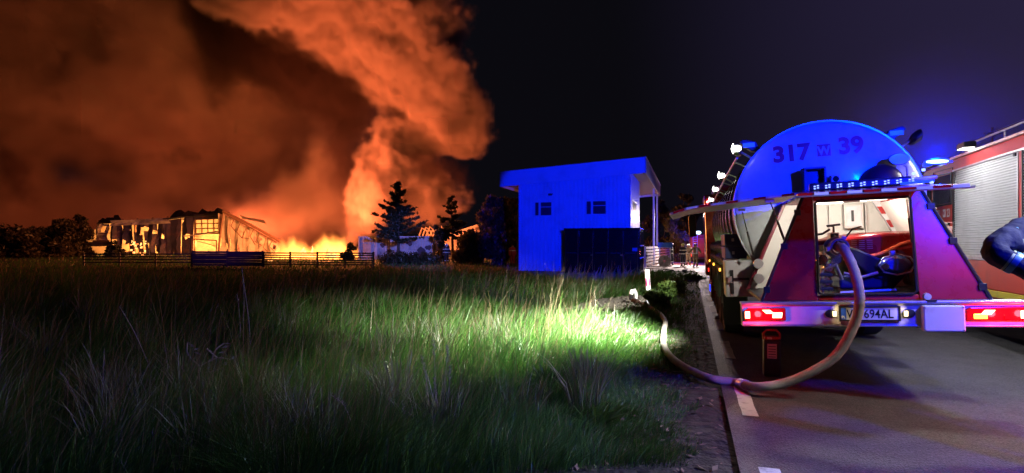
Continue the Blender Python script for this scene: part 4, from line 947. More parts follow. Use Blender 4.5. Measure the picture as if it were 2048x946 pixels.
# fallen-in gable: pale sheets under a slanting verge
gp = [(438, 455), (470, 470), (500, 480), (530, 505), (556, 505)]
gx = [438, 462, 486, 510, 534, 560]
def verge(x): return 424 + (x-445)*.52 if x > 445 else 424
for k, (a, b_) in enumerate(zip(gx, gx[1:])):
    sheet('gable_sheet', [(a+.3, G_, -1+.9*k), (b_-.3, G_, -.1+.9*k), (b_-.3, verge(b_)+2, -.1+.9*k), (a+.3, verge(a)+2, -1+.9*k)], 'pale', (6, 8), .05 + .04*k, .45, 30+k)
MB().tube([hp3(436, 520, -1.2), hp3(440, 470, -1.2), hp3(447, 424, -1.2)], .16, 6).build('gable_post', 'bentsteel', hall)
MB().tube([hp3(445, 422, -1.4), hp3(500, 449, .4), hp3(562, 484, 2.6)], .22, 6).build('verge_beam', 'bentsteel', hall); MB().tube([hp3(455, 430, -1.3), hp3(505, 457, .4), hp3(553, 485, 2.6)], .12, 6).build('verge_beam', 'bentsteel', hall)
for k in range(7):
    x = 468 + 13*k; MB().tube([hp3(x, verge(x)+3, -1), hp3(x-6-2*k % 5, verge(x)+16 + 5*(k % 3), -1.2), hp3(x+4, verge(x)+28+6*(k % 2), -1)], .07, 5).build('torn_strip', 'bentsteel', hall)
sheet('roof_sheet', [(484, 437, 6), (535, 447, 6), (528, 440, 9), (478, 432, 9)], 'pale', (6, 2), 0, .3, 41)
# roof remains
sheet('roof_sheet', [(330, 437, -.5), (460, 424, -.5), (450, 421, 8), (350, 428, 8)], 'sootroof', (12, 3), 0, .6, 42, thick=.2)
sheet('roof_sheet', [(196, 446, -.5), (245, 442, -.5), (235, 436, 6), (200, 441, 6)], 'sootroof', (6, 3), 0, .5, 43, thick=.2)
# interior: back wall, floor, side walls catch the firelight seen through the holes
sheet('back_wall', [(120, G_, 12), (470, G_, 12), (450, 432, 12), (205, 446, 12)], 'pale', (14, 5), 0, .3, 44, thick=.1)
MB().box(-16, 11.5, .5, 12, .0, .1).build('floor', 'char', hall)
for k in range(6): MB().tube([hp3(240 + 30*k, 520, 6), hp3(240 + 30*k, 447 - 2*k, 6), hp3(246 + 30*k, 440 - 2*k, 10)], .15, 6).build('steel_column', 'bentsteel', hall)
# flames
def flame_mesh(base, h, r, seed):
    g = random.Random(seed); mb = MB(); n = 12
    for k in range(7):
        c = Vector(base) + Vector((g.uniform(-r, r), g.uniform(-r, r)*.5, 0)); hh = h*g.uniform(.35, 1.15); rg = []
        for j in range(14):
            u = j/13; rad = r*(.42 - .03*k)*(1-u)**.9*(1 + .3*math.sin(u*11+k*2)) + .006; off = Vector((math.sin(u*6+seed+k*1.7)*.09*h*u, math.cos(u*5+k)*.05*h*u, hh*u))
            rg.append([c + off + Vector((rad*math.cos(a)*(1 + .25*math.sin(3*a+u*4)), rad*.6*math.sin(a), 0)) for a in [2*math.pi*i/n for i in range(n)]])
        mb.rings(rg)
    return mb
def flame_mat():
    m = bpy.data.materials.new('flame'); m.use_nodes = True; t = m.node_tree; t.nodes.clear()
    o = t.nodes.new('ShaderNodeOutputMaterial'); e = t.nodes.new('ShaderNodeEmission'); n = t.nodes.new('ShaderNodeTexNoise'); n.inputs['Scale'].default_value = 1.1; n.inputs['Detail'].default_value = 4
    tc = t.nodes.new('ShaderNodeTexCoord'); t.links.new(tc.outputs['Object'], n.inputs['Vector'])
    cr = t.nodes.new('ShaderNodeValToRGB'); el = cr.color_ramp.elements; el[0].position = .35; el[0].color = (1, .12, .015, 1); el[1].position = .62; el[1].color = (1, .62, .18, 1)
    t.links.new(n.outputs[0], cr.inputs[0]); t.links.new(cr.outputs[0], e.inputs[0]); e.inputs[1].default_value = 3.2
    lw = t.nodes.new('ShaderNodeLayerWeight'); lw.inputs[0].default_value = .35; tp = t.nodes.new('ShaderNodeBsdfTransparent'); ms = t.nodes.new('ShaderNodeMixShader')
    t.links.new(lw.outputs['Facing'], ms.inputs[0]); t.links.new(e.outputs[0], ms.inputs[1]); t.links.new(tp.outputs[0], ms.inputs[2]); t.links.new(ms.outputs[0], o.inputs['Surface']); return m
M_['flame'] = flame_mat()
fl = [(618, 510, 66, 1.3, 1.0, 'broad flame rising above the slatted fence'), (660, 509, 64, 1.2, .5, 'narrow flame standing right of the broad one behind the fence'), (543, 521, 58, .5, .5, 'low bright flame at the left end of the gap in the slatted fence')]
for k, (px_, py_, Y_, h_, r_, lab) in enumerate(fl):
    p = P(px_, py_, Y_); p.z -= .35
    tag(flame_mesh(p, h_, r_, k+1).build('flame', 'flame', None, smooth='all'), lab, 'flame', 'flames behind the fence')
gl = MB()
for k in range(26):
    x = random.uniform(262, 292); y = random.uniform(482, 516); p = P(x, y, 89.3); s = random.uniform(.05, .28); gl.ball(p, s, 6, (1, .5, random.uniform(.8, 2.2)))
em_ = gl.build('embers', 'flame', None); tag(em_, 'clusters of burning embers on the charred hall wall', 'embers'); em_['kind'] = 'stuff'

# collapsed shed behind the trees
shed = thing('collapsed_shed', 'collapsed burnt shed with curved steel ribs glowing pink behind the trees', 'shed', P(895, 500, 85)); so_ = P(895, 500, 85); 
def sp3(px, py, dy=0): return P(px, py, 85+dy) - so_
M_['pinksteel'] = mat('rusty_pale_steel', (.42, .3, .28), .6, .2, var=.3)
for k in range(7):
    x = 838 + 7*k; MB().tube([sp3(x, 500, 2), sp3(x+1, 470, 2), sp3(x+6+k, 456 - 1.5*k % 4, 2), sp3(x+16, 462, 2), sp3(x+22, 480, 2)], .13, 6).build('curved_rib', 'pinksteel', shed, smooth=True)
MB().tube([sp3(896, 470), sp3(955, 451)], .18, 6).build('truss_chord', 'pinksteel', shed); MB().tube([sp3(900, 476), sp3(958, 462)], .14, 6).build('truss_chord', 'pinksteel', shed)
for k in range(7): MB().tube([sp3(900 + 8*k, 470 - 2.5*k), sp3(904 + 8*k, 474 - 2.0*k)], .08, 5).build('truss_web', 'pinksteel', shed)
sheet('roof_sheet', [(0, 0)]*4, 'pale', (1, 1), parent=None) if False else None
MB().prism([sp3(930, 470, 1), sp3(960, 464, 1), sp3(957, 452, 2), sp3(935, 456, 2)], (0, .1, 0)).build('roof_sheet', 'pinksteel', shed)
MB().prism([sp3(880, 500, 3), sp3(955, 500, 3), sp3(950, 476, 3), sp3(885, 480, 3)], (0, .1, 0)).build('wall_sheet', 'pinksteel', shed)

# ------------------------------------------------------------------ fences
M_['slat'] = mat('fence_board', (.10, .085, .09), .7, var=.35, scale=3, bump=.3)
def fence(name, label, a, b, z0, z1, n, sw, m='slat', post=2.4, gap=True):
    a = Vector(a); b = Vector(b); a.z = b.z = -.3; L = (b-a).length; ang = math.atan2((b-a).y, (b-a).x)
    t = thing(name, label, 'fence', a, (0, 0, ang))
    k = max(1, round(L/post))
    pm = None
    for i in range(k+1):
        x = L*i/k; MB().box(x-.05, x+.05, .03, .13, 0, z1+.05).build('post', m, t)
    me = None
    for i in range(k):
        for j in range(n):
            z = z0 + (z1-z0-sw)*j/max(1, n-1)
            if me is None:
                o = MB().box(.004, L/k-.004, 0, .03, 0, sw).build('slat', m, t); me = o.data
            else:
                o = bpy.data.objects.new('slat', me); COL.objects.link(o); o.parent = t
            o.location = (L*i/k, random.uniform(-.006, .006), z + random.uniform(-.012, .012)); o.rotation_euler = (0, random.uniform(-.008, .008), 0)
    return t
fence('slat_fence', 'dark fence of spaced horizontal slats in front of the charred hall wall', P(166, 500, 44), P(382, 500, 44), .25, 1.0, 4, .09)
fence('board_fence', 'solid dark board fence in front of the glowing gable', P(384, 500, 43), P(524, 500, 42), .1, 1.18, 7, .15)
fence('slat_fence', 'long slatted fence with flames showing between its slats', P(526, 500, 42), P(746, 500, 40), .2, 1.12, 6, .10)

# white site container
so = P(718, 518, 63); so.z = -.33
wc_ = thing('site_container', 'white site container with dark scorch marks behind the dark pine', 'container', so, (0, 0, R(-1)))
M_['sitewhite'] = mat('site_container_white', (.58, .56, .56), .5, var=.12, scale=.8, dirt=(.1, .09, .1), dscale=.75)
wave_wall('front_wall', (0, 0), (8.5, 0), .1, 2.5, .3, .03, wc_, 'sitewhite'); MB().box(0, 8.5, .04, 2.4, .08, 2.5).build('body', 'sitewhite', wc_)
MB().box(-.06, 8.56, -.07, 2.45, 2.46, 2.58).build('roof_edge', 'frame', wc_); MB().box(-.06, 8.56, -.07, 2.45, 0, .1).build('base_rail', 'frame', wc_)
for x in (-.06, 1.9, 8.44): MB().box(x, x+.12, -.075, .0, .1, 2.46).build('corner_post', 'frame', wc_)
MB().box(.3, 1.55, -.06, -.03, 1.9, 2.2).build('sign_strip', 'pale', wc_); MB().box(.45, 1.35, -.06, -.03, .15, 1.75).build('door', 'pale', wc_)
def blot(x, z, r, sd):
    g = random.Random(sd); return MB().prism([(x + r*g.uniform(.5, 1.2)*math.cos(a)*1.2, -.036, z + r*g.uniform(.5, 1.2)*math.sin(a)) for a in [2*math.pi*k/11 for k in range(11)]], (0, .004, 0))
for k, (x, z, r) in enumerate([(2.6, 1.6, .25), (3.4, 1.0, .2), (4.2, 1.9, .15), (5.6, 1.8, .3), (6.9, .9, .55), (7.6, 1.3, .3), (2.3, 2.1, .12), (6.3, .7, .25)]): blot(x, z, r, k).build('scorch_mark', 'char', wc_)

# ------------------------------------------------------------------ trees and bushes
def leaf_cards(centres, radii, n, size, seed, tint_a, tint_b, flat=.0, elong=1.6):
    g = np.random.default_rng(seed); centres = np.array(centres); radii = np.array(radii)
    if radii.ndim == 1: radii = np.repeat(radii[:, None], 3, 1)
    wgt = np.prod(radii, 1)**.8; ci = g.choice(len(centres), n, p=wgt/wgt.sum())
    d = g.normal(0, 1, (n, 3)); d /= np.linalg.norm(d, axis=1, keepdims=True); r = g.uniform(0, 1, (n, 1))**.45
    c = centres[ci] + d*r*radii[ci]
    a = g.normal(0, 1, (n, 3)); a[:, 2] -= flat; a /= np.linalg.norm(a, axis=1, keepdims=True)
    b = np.cross(a, g.normal(0, 1, (n, 3))); b /= np.linalg.norm(b, axis=1, keepdims=True) + 1e-9
    s = size*g.uniform(.5, 1.35, (n, 1))
    V = np.stack([c - a*s*elong*.5, c + b*s*.35, c + a*s*elong*.5, c - b*s*.35], 1).reshape(-1, 3)
    h = np.clip(g.normal(.5, .25, (n, 1)) + .3*np.sin(ci*2.3)[:, None], 0, 1); col = (1-h)*np.array(tint_a) + h*np.array(tint_b)
    return V, np.arange(4*n).reshape(-1, 4), np.repeat(col, 4, 0)
M_['leaf'] = leafy('leaf', (1, 1, 1), transl=.3)
M_['bark'] = mat('bark', (.07, .05, .04), .95, var=.4, scale=6, bump=.8, bscale=9)
def conifer(label, base, H, w0, nb, seed, n, lean=.0, sparse=1.0, z0=.28, group=None, tints=((.018, .03, .016), (.05, .06, .028))):
    g = random.Random(seed); t = thing('pine_tree', label, 'tree', base, group=group); tr = MB()
    tr.tube([(math.sin(u*3+seed)*.05*H*.1 + lean*u, math.cos(u*4)*.05, H*u) for u in [k/8 for k in range(9)]], [.022*H*(1-u)**.8 + .012 for u in [k/8 for k in range(9)]], 8)
    cs, rs = [], []
    for k in range(nb):
        u = z0 + (1-z0)*(k/nb)**.9; z = H*u; prof = (1 - (u-z0)/(1-z0))**.8 * min(1, .75 + (u-z0)*2)
        L = w0*prof*g.uniform(.4, 1.3) + .1; a = g.uniform(0, 6.283); up = g.uniform(-.1, .5)
        tip = Vector((math.cos(a)*L + lean*u, math.sin(a)*L, z + up*L)); root = Vector((lean*u, 0, z - .1*L)); mid = (root+tip)/2 + Vector((0, 0, -.08*L))
        tr.tube([root, mid, tip], [.012*H*.3*(1-u) + .018, .016, .006], 5)
        m = max(2, int(L/.22))
        for j in range(m):
            v = (j+1.2)/(m+.4)
            if v > 1.02: break
            p = root*(1-v)**2 + mid*2*v*(1-v) + tip*v*v; q = (.07 + .11*g.random())*(1.1 - .4*v)*sparse
            cs.append(p + Vector((g.uniform(-.1, .1), g.uniform(-.1, .1), .05))); rs.append((q*1.5, q*1.5, q*.9))
    cs.append(Vector((lean, 0, H*.985))); rs.append((.08, .08, .16))
    tr.build('trunk', 'bark', t)
    V, Fq, tn = leaf_cards(cs, rs, n, .13, seed, *tints, elong=2.4)
    link('crown', npmesh('crown', V, Fq, 4, tn), 'leaf', t); return t
def broadleaf(label, base, H, W, seed, n, size=.22, z0=.2, tints=((.03, .045, .015), (.09, .10, .03)), group=None, name='leafy_tree', cat='tree', trunk=True, lobes=16, depth=1.0):
    g = random.Random(seed); t = thing(name, label, cat, base, group=group); tr = MB(); cs, rs = [], []
    if trunk: tr.tube([(0, 0, 0), (.05*H*.2, 0, H*.25), (-.02*H, .02*H, H*.55), (.02*H, 0, H*.85)], [.03*H, .024*H, .015*H, .006*H], 8)
    for k in range(lobes):
        u = z0 + (1-z0)*g.random()**.8; prof = math.sin(math.pi*min(1, .16 + .8*(u-z0)/(1-z0)))**.7
        a = g.uniform(0, 6.283); rr = W*.5*prof*g.uniform(.3, .8); r = W*.5*g.uniform(.28, .5)*(.5 + .5*prof)
        c = Vector((math.cos(a)*rr, math.sin(a)*rr*depth, H*u - r*.4)); c.z = max(c.z, r*.35); cs.append(c); rs.append((r, r*depth, r*.85))
        tr.tube([(0, 0, max(.05, c.z - .35*H)), c*.55 + Vector((0, 0, .1)), c], [.012*H*.6 + .012, .012*H*.4 + .008, .008], 5)
    tr.build('trunk' if trunk else 'stems', 'bark', t)
    V, Fq, tn = leaf_cards(cs, rs, n, size, seed, *tints)
    V[:, 2] = np.maximum(V[:, 2], .0)
    link('crown', npmesh('crown', V, Fq, 4, tn), 'leaf', t); return t
def gp_(px, py, Y):
    p = P(px, py, Y); p.z = -.32; return p
conifer('tall dark pine with pointed top in front of the white site container', gp_(797, 525, 53), 7.35, 2.6, 86, 5, 17000, .0)
conifer('thin sparse pine with pink glow showing through its branches', gp_(905, 525, 58), 6.5, 1.7, 40, 8, 6500, -.1, .95, .36)
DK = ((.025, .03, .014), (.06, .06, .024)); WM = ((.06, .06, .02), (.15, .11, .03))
gT = 'trees left of the gatehouse'
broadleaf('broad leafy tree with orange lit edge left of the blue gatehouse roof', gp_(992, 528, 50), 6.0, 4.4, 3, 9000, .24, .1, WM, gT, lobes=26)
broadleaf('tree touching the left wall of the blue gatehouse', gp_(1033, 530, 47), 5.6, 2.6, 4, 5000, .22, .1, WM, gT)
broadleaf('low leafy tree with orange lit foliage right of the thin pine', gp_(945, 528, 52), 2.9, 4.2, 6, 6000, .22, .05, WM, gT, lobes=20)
broadleaf('dark dense young tree just left of the thin pine trunk', gp_(881, 526, 57), 4.6, 1.9, 9, 4500, .2, .05, DK, None)
gB = 'bushes along the fence line'
broadleaf('low dark bush under the tall pine', gp_(790, 530, 50), .95, 4.2, 10, 3000, .16, 0, DK, gB, 'bush', 'bush', False, 14)
broadleaf('low dark bush right of the pine trunk beside the site container', gp_(845, 530, 50), 1.0, 3.0, 12, 2500, .16, 0, DK, gB, 'bush', 'bush', False, 12)
broadleaf('small bush left of the site container with firelit edge', gp_(700, 515, 60), 1.8, 2.2, 13, 1500, .2, 0, DK, gB, 'bush', 'bush', False, 9)
broadleaf('rounded dark bush before the glowing opening of the hall', gp_(232, 520, 80), 2.1, 3.2, 14, 1800, .25, 0, DK, gB, 'bush', 'bush', False, 10)
gL = 'dark trees at the left edge'
for k, (px_, Y_, H_, W_, lab) in enumerate([(20, 72, 4.1, 7, 'dark low tree at the far left edge below the smoke'), (75, 74, 4.0, 6.5, 'rounded dark tree second from the left edge'), (122, 76, 5.0, 4.6, 'upright dark tree left of the burning hall'), (158, 78, 5.6, 5.0, 'reddish dark tree touching the left end of the burning hall')]):
    broadleaf(lab, gp_(px_, 525, Y_), H_, W_, 20+k, 4200, .32, .0, ((.03, .024, .014), (.07, .05, .028)), gL, lobes=18)
gR = 'trees behind the gatehouse canopy'
broadleaf('dark tree behind the gatehouse canopy post', gp_(1318, 530, 66), 6.6, 4.2, 31, 4500, .26, .1, DK, gR)
broadleaf('pale willow lit by the far emergency lights', gp_(1352, 530, 58), 4.6, 3.4, 32, 5000, .2, .05, ((.08, .12, .06), (.2, .24, .12)), gR)
broadleaf('tall dark tree behind the pale willow', gp_(1375, 530, 75), 8.5, 5.5, 33, 4500, .3, .1, ((.02, .03, .03), (.05, .06, .06)), gR)
# leafy weeds round the marker post
gW = 'weeds beside the marker post'
for k, (px_, py_, Y_, H_, W_, n_, lab) in enumerate([(1332, 610, 15.5, .45, 1.0, 1500, 'tall pale green weed clump just right of the marker post'), (1352, 590, 18.5, .34, 1.3, 1200, 'bright weed clump farther along the verge by the hose'), (1308, 630, 13.6, .42, .9, 900, 'dark leafy weeds round the foot of the marker post'), (1385, 566, 24, .22, 1.3, 700, 'low weeds at the road edge near the tanker wheels')]):
    x_, y_ = P(px_, py_, Y_).xy; b_ = Vector((x_, y_, float(gz(x_, y_))))
    t = broadleaf(lab, b_, H_, W_, 40+k, n_, .075, 0, ((.07, .15, .03), (.17, .26, .06)), gW, 'weed_clump', 'weeds', False, 12)
# ------------------------------------------------------------------ people
def suit_mat(name, base, bands, band=(.62, .66, .6), skin_above=None):
    """Turnout cloth with reflective stripes at given heights (object space) - a flat print on the garment."""
    m = mat(name, base, .85, var=.35, scale=9, bump=.4, bscale=25); t = m.node_tree; b = t.nodes['Principled BSDF']
    tc = t.nodes.new('ShaderNodeTexCoord'); sp = t.nodes.new('ShaderNodeSeparateXYZ'); t.links.new(tc.outputs['Object'], sp.inputs[0])
    acc = None
    for z, h in bands:
        a = t.nodes.new('ShaderNodeMath'); a.operation = 'COMPARE'; a.inputs[1].default_value = z; a.inputs[2].default_value = h; t.links.new(sp.outputs[2], a.inputs[0])
        if acc is None: acc = a.outputs[0]
        else:
            q = t.nodes.new('ShaderNodeMath'); q.operation = 'MAXIMUM'; t.links.new(acc, q.inputs[0]); t.links.new(a.outputs[0], q.inputs[1]); acc = q.outputs[0]
    if acc is not None:
        mx = t.nodes.new('ShaderNodeMix'); mx.data_type = 'RGBA'; mx.inputs[7].default_value = (*band, 1)
        old = b.inputs['Base Color'].links[0].from_socket; t.links.new(old, mx.inputs[6]); t.links.new(acc, mx.inputs[0]); t.links.new(mx.outputs[2], b.inputs['Base Color'])
    return m
M_['skin'] = mat('skin', (.5, .3, .22), .6, var=.1)
def person(label, loc, yaw, suit, H=1.8, arms=None, legs=None, fat=1.0, group=None, helmet=None, fingers=False, sub=1, head_turn=0):
    root = thing('person', label, 'person', loc, (0, 0, yaw), group); k = H/1.8
    J = dict(pel=(0, 0, .95), spine=(0, .0, 1.15), chest=(0, .01, 1.36), neck=(0, 0, 1.52), head=(0, -.015, 1.63), top=(0, 0, 1.76),
             hl=(-.10, 0, .90), kl=(-.12, -.02, .50), al=(-.13, .02, .09), tl=(-.14, -.17, .045), hr=(.10, 0, .90), kr=(.12, -.02, .50), ar=(.13, .02, .09), tr=(.14, -.17, .045),
             sl=(-.20, 0, 1.45), el=(-.27, .03, 1.16), wl=(-.29, -.04, .91), gl=(-.29, -.07, .80), sr=(.20, 0, 1.45), er=(.27, .03, 1.16), wr=(.29, -.04, .91), gr=(.29, -.07, .80))
    J.update(arms or {}); J.update(legs or {})
    rad = dict(pel=.165, spine=.155, chest=.175, neck=.062, head=.098, top=.075, hl=.115, kl=.078, al=.062, tl=.045, hr=.115, kr=.078, ar=.062, tr=.045, sl=.088, el=.068, wl=.05, gl=.045, sr=.088, er=.068, wr=.05, gr=.045)
    E_l = [('pel','spine'),('spine','chest'),('chest','neck'),('neck','head'),('head','top'),('pel','hl'),('hl','kl'),('kl','al'),('al','tl'),('pel','hr'),('hr','kr'),('kr','ar'),('ar','tr'),('chest','sl'),('sl','el'),('el','wl'),('wl','gl'),('chest','sr'),('sr','er'),('er','wr'),('wr','gr')]
    if fingers:
        for s_ in 'lr':
            gpt = Vector(J['g'+s_]); wpt = Vector(J['w'+s_]); d = (gpt-wpt).normalized(); sd = d.cross(Vector((1, 0, 0))).normalized()
            for i, (o_, ln) in enumerate(((-.033, .075), (-.011, .085), (.011, .08), (.033, .062))):
                a = gpt + sd*o_ + d*.045; b = a + d*ln*.6 + Vector((.01, 0, 0)); J[f'f{s_}{i}'] = tuple(a); J[f'g{s_}{i}'] = tuple(b); rad[f'f{s_}{i}'] = .012; rad[f'g{s_}{i}'] = .009
                E_l += [('g'+s_, f'f{s_}{i}'), (f'f{s_}{i}', f'g{s_}{i}')]
            a = wpt.lerp(gpt, .5) + sd*.055; b = a + d*.05 + sd*.012; J[f't{s_}0'] = tuple(a); J[f't{s_}1'] = tuple(b); rad[f't{s_}0'] = .013; rad[f't{s_}1'] = .011
            E_l += [('g'+s_, f't{s_}0'), (f't{s_}0', f't{s_}1')]
    names = list(J); ix = {n: i for i, n in enumerate(names)}
    me = bpy.data.meshes.new('body'); me.from_pydata([tuple(c*k for c in J[n]) for n in names], [(ix[a], ix[b]) for a, b in E_l], [])
    o = bpy.data.objects.new('body', me); COL.objects.link(o)
    o.modifiers.new('skin', 'SKIN'); sv = me.skin_vertices[0].data
    for n in names:
        r = rad[n]*k*(fat if n not in ('head', 'top', 'neck') and len(n) > 1 and rad[n] > .04 else 1); sv[ix[n]].radius = (r, r*(.78 if n in ('pel', 'spine', 'chest') else 1)); sv[ix[n]].use_root = n == 'pel'
    ss = o.modifiers.new('sub', 'SUBSURF'); ss.levels = ss.render_levels = sub + 1
    bpy.context.view_layer.update(); me2 = bpy.data.meshes.new_from_object(o.evaluated_get(bpy.context.evaluated_depsgraph_get()))
    bpy.data.objects.remove(o); me2.name = 'body'
    if fingers:      # padded cloth: creases and folds
        from mathutils import noise as mn
        for v in me2.vertices:
            q = v.co
            if q.z < 1.0 or q.x > .05: continue
            f_ = mn.noise(Vector((q.x*16, q.y*16, q.z*9))) + .6*mn.noise(q*34) + .9*abs(mn.noise(Vector((q.x*26 + q.z*20, q.y*9, q.z*7))))
            v.co = q + v.normal*.011*f_
    me2.materials.clear(); me2.materials.append(suit); me2.materials.append(M_['skin']); me2.materials.append(M_['dark'])
    hz = Vector(J['neck']).z*k; gl_, gr_ = Vector(J['gl'])*k, Vector(J['gr'])*k
    for p in me2.polygons:
        c = p.center
        p.material_index = 1 if c.z > hz + .01 and abs(c.x) < .12 else (2 if c.z < .22*k or (c-gl_).length < .085 or (c-gr_).length < .085 else 0); p.use_smooth = True
    b = bpy.data.objects.new('body', me2); COL.objects.link(b); b.parent = root
    hc = Vector(J['head'])*k
    # face and hair
    if not fingers or True:
        fc = MB(); fc.ball(hc + Vector((0, -.10, -.005))*k, .018*k, 6, (1, 1.2, 1.3)); fc.build('nose', 'skin', root, smooth='all')
        for sx in (-1, 1):
            MB().ball(hc + Vector((sx*.036, -.083, .03))*k, .013*k, 6).build('eye', 'black', root); MB().ball(hc + Vector((sx*.098, .01, .0))*k, .025*k, 6, (.4, .8, 1.2)).build('ear', 'skin', root, smooth='all')
        MB().ball(hc + Vector((0, -.088, -.055))*k, .022*k, 6, (1.3, .4, .35)).build('mouth', mat('lip', (.35, .14, .12), .6) if 'lip' not in bpy.data.materials else bpy.data.materials['lip'], root)
    if helmet:
        hm = MB().rings([[hc + Vector((.148*math.cos(t)*c_, .165*math.sin(t)*c_ + .01, .04 + .15*s_))*k for t in [2*math.pi*i/18 for i in range(18)]] for c_, s_ in ((1.12, -.12), (1.04, -.05), (1, .1), (.9, .48), (.65, .8), (.3, .97), (.05, 1.0))])
        h_ = hm.build('helmet', helmet, root, smooth='all'); MB().tube([hc + Vector((0, -.15, .07))*k, hc + Vector((0, -.05, .20))*k, hc + Vector((0, .1, .19))*k, hc + Vector((0, .18, .06))*k], .013*k, 6).build('comb', 'dark', h_)
        MB().rings([[hc + Vector((.14*math.cos(t), .158*math.sin(t) + .01, z))*k for t in [math.pi*(1.15 + .7*i/8) for i in range(9)]] for z in (-.03, .045)], False, False).build('visor', 'glass', h_)
    else:
        MB().rings([[hc + Vector((.104*math.cos(t)*c_, .108*math.sin(t)*c_ + .022, .03 + .125*s_))*k for t in [2*math.pi*i/16 for i in range(16)]] for c_, s_ in ((1, 0), (.95, .4), (.75, .8), (.3, 1.0), (.03, 1.03))]).build('hair', mat('dark_hair', (.03, .02, .015), .7) if 'dark_hair' not in bpy.data.materials else bpy.data.materials['dark_hair'], root, smooth='all')
    return root
M_['turnout'] = suit_mat('navy_turnout', (.018, .02, .035), [(.32, .03), (1.02, .03), (1.30, .03)])
M_['turnout_tan'] = suit_mat('sand_turnout', (.36, .26, .15), [(.34, .03), (1.05, .03)])
M_['redvest'] = suit_mat('red_jacket', (.35, .03, .05), [(1.2, .03)])
M_['navy_plain'] = mat('navy_cloth', (.022, .026, .055), .95, var=.6, scale=14, bump=1.0, bscale=11)
M_['helm_y'] = mat('helmet_yellow', (.65, .7, .12), .3, coat=.5); M_['helm_w'] = mat('helmet_white', (.75, .75, .72), .3, coat=.5); M_['helm_d'] = mat('helmet_dark', (.08, .08, .09), .3, coat=.5)
def ground_at(px, py, Y):
    p = P(px, py, Y); p.z = float(gz(p.x, p.y)) + .035; return p
gF = 'firefighters in the yard'
walkL = dict(kl=(-.13, -.12, .52), al=(-.15, -.06, .09), tl=(-.16, -.24, .06), kr=(.11, -.02, .50), ar=(.12, .2, .12), tr=(.12, .05, .03))
person('firefighter in dark suit without light helmet walking by the yard fence', ground_at(1343, 528, 47), R(70), M_['turnout'], 1.8, None, walkL, 1.15, gF, M_['helm_d'])
person('firefighter in dark suit and yellow helmet standing over the hose', ground_at(1366, 529, 45), R(200), M_['turnout'], 1.82, dict(el=(-.32, -.06, 1.2), wl=(-.22, -.22, 1.08), gl=(-.17, -.3, 1.05)), None, 1.15, gF, M_['helm_y'])
person('firefighter with white helmet half hidden behind the yellow helmet', ground_at(1377, 527, 48), R(150), M_['turnout_tan'], 1.78, None, None, 1.15, gF, M_['helm_w'])
tp = person('firefighter in sand coloured suit with white air cylinder on the back', ground_at(1391, 528, 44), R(190), M_['turnout_tan'], 1.8, dict(el=(-.38, -.04, 1.24), wl=(-.5, -.12, 1.12), er=(.38, -.04, 1.24), wr=(.5, -.12, 1.12), gl=(-.56, -.16, 1.08), gr=(.56, -.16, 1.08)), dict(kl=(-.14, 0, .5), kr=(.14, 0, .5)), 1.15, gF, M_['helm_d'])
ac = MB().lathe([(.0, 0), (.06, .01), (.085, .05), (.085, .45), (.05, .52), (.02, .56)], Matrix.Translation((0, .23, 1.02)), 14).build('air_cylinder', 'white', tp, smooth=True)
person('firefighter in dark suit with white helmet beyond the meadow near the pine', ground_at(893, 531, 49), R(20), M_['turnout'], 1.75, None, None, 1.1, gF, M_['helm_w'])
rp = person('person in red vest standing left of the blue gatehouse corner', ground_at(1025, 531, 45), R(30), M_['redvest'], 1.72, None, None, 1.05, None)
# the near figure whose bent arm shows at the right edge of the photograph
NP = Vector((3.6, 3.68, 0)); EL = Vector((1968, 502, 0))
def npl(v): return tuple(c/(1.95/1.8) for c in v)
elb = P(1976, 503, 3.58) - NP; sh = P(2104, 446, 3.62) - NP; hd = P(2080, 549, 3.44) - NP; pm = P(2106, 562, 3.42) - NP
armj = dict(sl=npl((-.21, -.0, sh.z)), el=npl(elb), wl=npl(hd), gl=npl(pm), sr=npl((.21, 0, sh.z)), er=(.31, .05, 1.2), wr=(.30, -.1, .96), gr=(.29, -.15, .88),
            chest=npl((0, .01, sh.z - .1)), neck=npl((0, 0, sh.z + .07)), head=npl((0, -.015, sh.z + .19)), top=npl((0, 0, sh.z + .33)))
npn = person('person in navy padded jacket with reflective bands and elbow bent out', NP, 0, M_['navy_plain'], 1.95, armj, None, 1.12, None, None, True, 2)
M_['reflband'] = mat('reflective_band', (.16, .36, .38), .35, .1, var=.2); M_['reflline'] = mat('reflective_lime', (.45, .55, .2), .5, var=.15)
shl = Vector((-.21, 0, sh.z))
def band(a, b, u, w, r0, m, name):
    a, b = Vector(a), Vector(b); d = (b-a).normalized(); c = a.lerp(b, u); return MB().tube([c - d*w*.5, c - d*w*.25, c + d*w*.25, c + d*w*.5], [r0*.99, r0, r0, r0*.985], 24, False).build(name, m, npn, smooth=True)
for a, b, u, r in ((elb, shl, .50, .083), (elb, hd, .50, .071)):
    band(a, b, u, .034, r, 'reflband', 'reflective_band'); band(a, b, u - .10, .014, r - .001, 'reflline', 'reflective_band')

